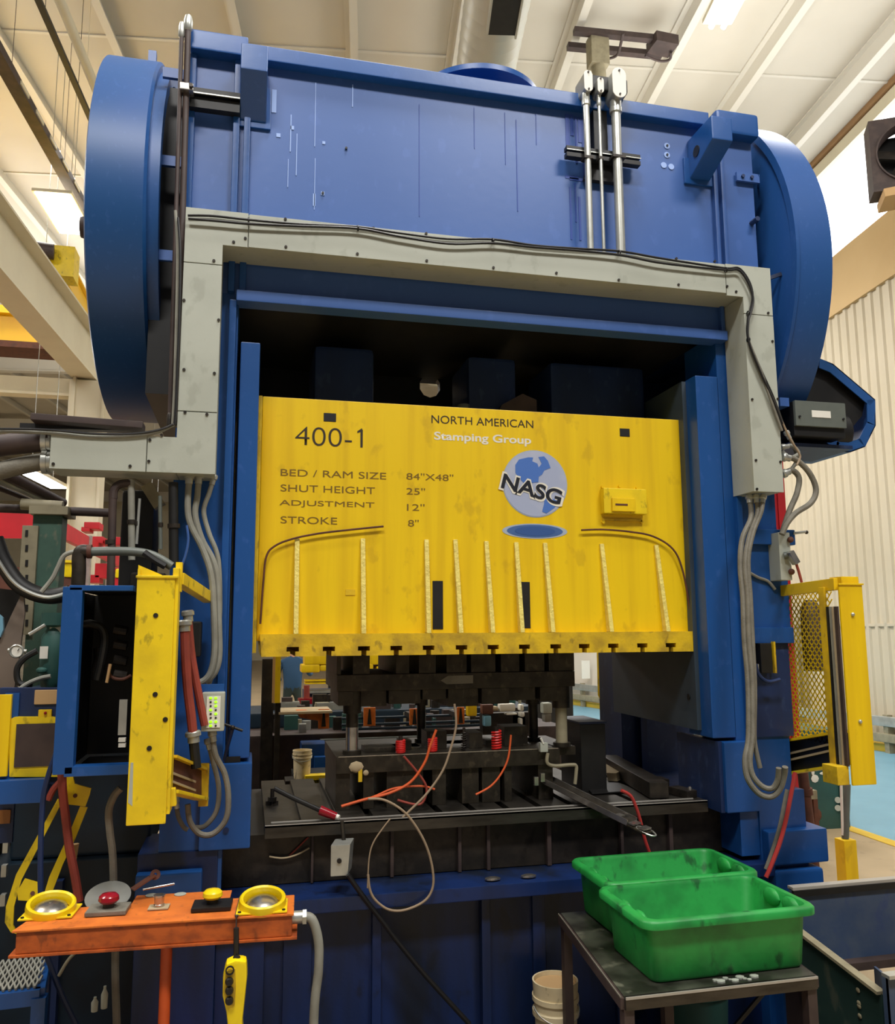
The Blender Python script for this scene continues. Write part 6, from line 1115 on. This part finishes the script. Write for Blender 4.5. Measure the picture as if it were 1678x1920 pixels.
MB().tube([WZ(x, y, 10.2) for x, y in ((1128, 120), (1135, 112), (1155, 105), (1162, 90), (1168, 62))], .02, 6).build('cord', 'brown_dark', bk); MB().tube([WZ(x, y, 10.2) for x, y in ((1210, 104), (1235, 114), (1255, 112), (1258, 98))], .02, 6).build('cord', 'brown_dark', bk)
# exhaust fan on the wall
fc = wp(-1.15, 9.55, -.9); fx = (DW*-.45+NW*.0+Vector((.9, 0, 0))).normalized(); fx = Vector((.86, -.5, 0)); fn = Vector((-.5, -.86, 0)); up_ = Vector((0, 0, 1))
fcen = WY(1708, 282, 9.2); fn_ = t = thing('exhaust_fan', 'dark square exhaust fan with round shroud at the right edge by the window', 'fan', fcen); hs = .52
mb = MB(); N = 40; ring = [fcen+fx*math.cos(2*PI*i/N)*hs*.84+up_*math.sin(2*PI*i/N)*hs*.84 for i in range(N)]
sq = []
for i in range(N):
    a = 2*PI*i/N; c, s_ = math.cos(a), math.sin(a); m_ = max(abs(c), abs(s_)); sq.append(fcen+fx*c/m_*hs+up_*s_/m_*hs*1.05)
mb.add(ring+sq, [(i, (i+1) % N, N+(i+1) % N, N+i) for i in range(N)]); mb.add(sq+[p-fn*.35 for p in sq], [(i, (i+1) % N, N+(i+1) % N, N+i) for i in range(N)]); mb.build('housing', 'brown_dark', t)
MB().lathe(fcen-fn*.0, fn, [(hs*.84, 0), (hs*.88, .03), (hs*.84, .03), (hs*.80, -.2), (hs*.84, -.2)], 40).build('shroud', 'brown_dark', t)
MB().lathe(fcen-fn*.2, fn, [(0, 0), (.13, 0), (.13, .08), (.05, .12), (0, .12)], 20).build('hub', 'galv', t)
for k in range(5):
    a = 2*PI*k/5+.4; u = fx*math.cos(a)+up_*math.sin(a); v = fn.cross(u); MB().obox(fcen-fn*.16+u*hs*.45, u*hs*.34, v*.09+fn*.05, fn.cross(v)*0+(v.cross(u))*.006).build('blade', 'iron', t)
MB().beam(fcen-fn*.1+fx*.0-up_*.0, fcen-fn*.08+fx*hs*.4-up_*hs*.75, .06, .02).build('sticker_arm', 'amber', t); MB().obox(fcen-fn*.36, fx*hs*.82, up_*hs*.82, fn*.01).build('backing', 'black', t)
MB().beam(fcen-fx*hs*.8-up_*hs*1.25-fn*.1, fcen+fx*hs-up_*hs*1.12-fn*.1, .5, .12).build('shelf', 'tan', t)
# red storage rack far left
rr_ = thing('storage_rack', 'bright red storage rack running back at the far left', 'rack', (-1.9, 10.5, 0))
X_ = -1.95; P0_, P1_ = WX(98, 985, X_), WX(206, 1060, X_)
for dz_ in (0, -1.15): MB().beam((X_, P0_.y-.1, P0_.z+dz_), (X_, P1_.y+1.5, P0_.z+dz_), .06, .17).build('beam', 'red', rr_)
for dx in (-.0, ): MB().beam((X_-2.6, P0_.y-.1, P0_.z), (X_, P0_.y-.1, P0_.z), .06, .30).build('beam', 'red', rr_)
MB().beam((X_-2.6, P0_.y, P0_.z-.65), (X_, P0_.y, P0_.z-.65), .06, .45).build('beam', 'rust', rr_); MB().beam((X_-2.6, P0_.y+.1, P0_.z-.62), (X_, P0_.y+.1, P0_.z-.62), .06, .4).build('panel', 'red', rr_)
for yy in (P0_.y, (P0_.y+P1_.y)/2, P1_.y): one('upright', 'galv', (X_-.05, X_+.05, yy, yy+.1, 0, P0_.z+.1), parent=rr_)
for k, (x, y, w_, h_) in enumerate(((172, 985, 26, 12), (160, 992, 14, 8), (183, 1012, 18, 12), (205, 1016, 16, 10), (220, 1014, 12, 14), (190, 1070, 22, 26), (175, 1085, 20, 14), (225, 1068, 22, 8))):
    p = WY(x, y, 11.5); s_ = 11.5/1563; MB().box(p.x-w_*s_/2, p.x+w_*s_/2, 11.5, 11.8, p.z-h_*s_/2, p.z+h_*s_/2).build('crate', 'red', rr_, bevel=.01)
t = thing('yellow_bin', 'yellow plastic bin on the red rack beside the elbow fitting', 'bin', WY(133, 1068, 8.5)); fone('body', 'button_yellow', 120, 1052, 142, 1083, 8.5, .2, t, bevel=.03); fone('lip', 'yellow_post', 119, 1050, 143, 1055, 8.48, .24, t); p = WY(131, 1083, 8.6); one('stand', 'rust', (p.x-.05, p.x+.05, 8.52, 8.68, 0, p.z), parent=t)
t = thing('yellow_bin', 'yellow bin with red stand seen between the hanging pipes', 'bin', WY(226, 1070, 9)); fone('body', 'button_yellow', 216, 1066, 236, 1084, 9, .2, t, bevel=.02); p = WY(226, 1084, 9.1); one('stand', 'red', (p.x-.06, p.x+.06, 9.02, 9.18, 0, p.z), parent=t)
t = thing('work_light', 'pale lamp head glowing by the column above the left guard', 'lamp', WY(288, 1010, 7.0)); fone('reflector', 'galv', 275, 1002, 298, 1030, 7.0, .1, t, bevel=.02); p = WY(287, 1030, 7.05); MB().cyl((p.x, 7.05, 0), p, .03).build('stand', 'iron', t)
far = thing('far_machine', 'row of grey machines under the far roof at the left', 'machine', (-7, 24, 0))
for k in range(6): one('cabinet', ('motor_grey', 'teal', 'khaki', 'blue_dark', 'hose_grey', 'motor_grey')[k], (-16+k*2.3, -14.4+k*2.3, 20+k*.7, 22+k*.7, 0, 1.7+.5*((k*7) % 3)), parent=far, bevel=.05)
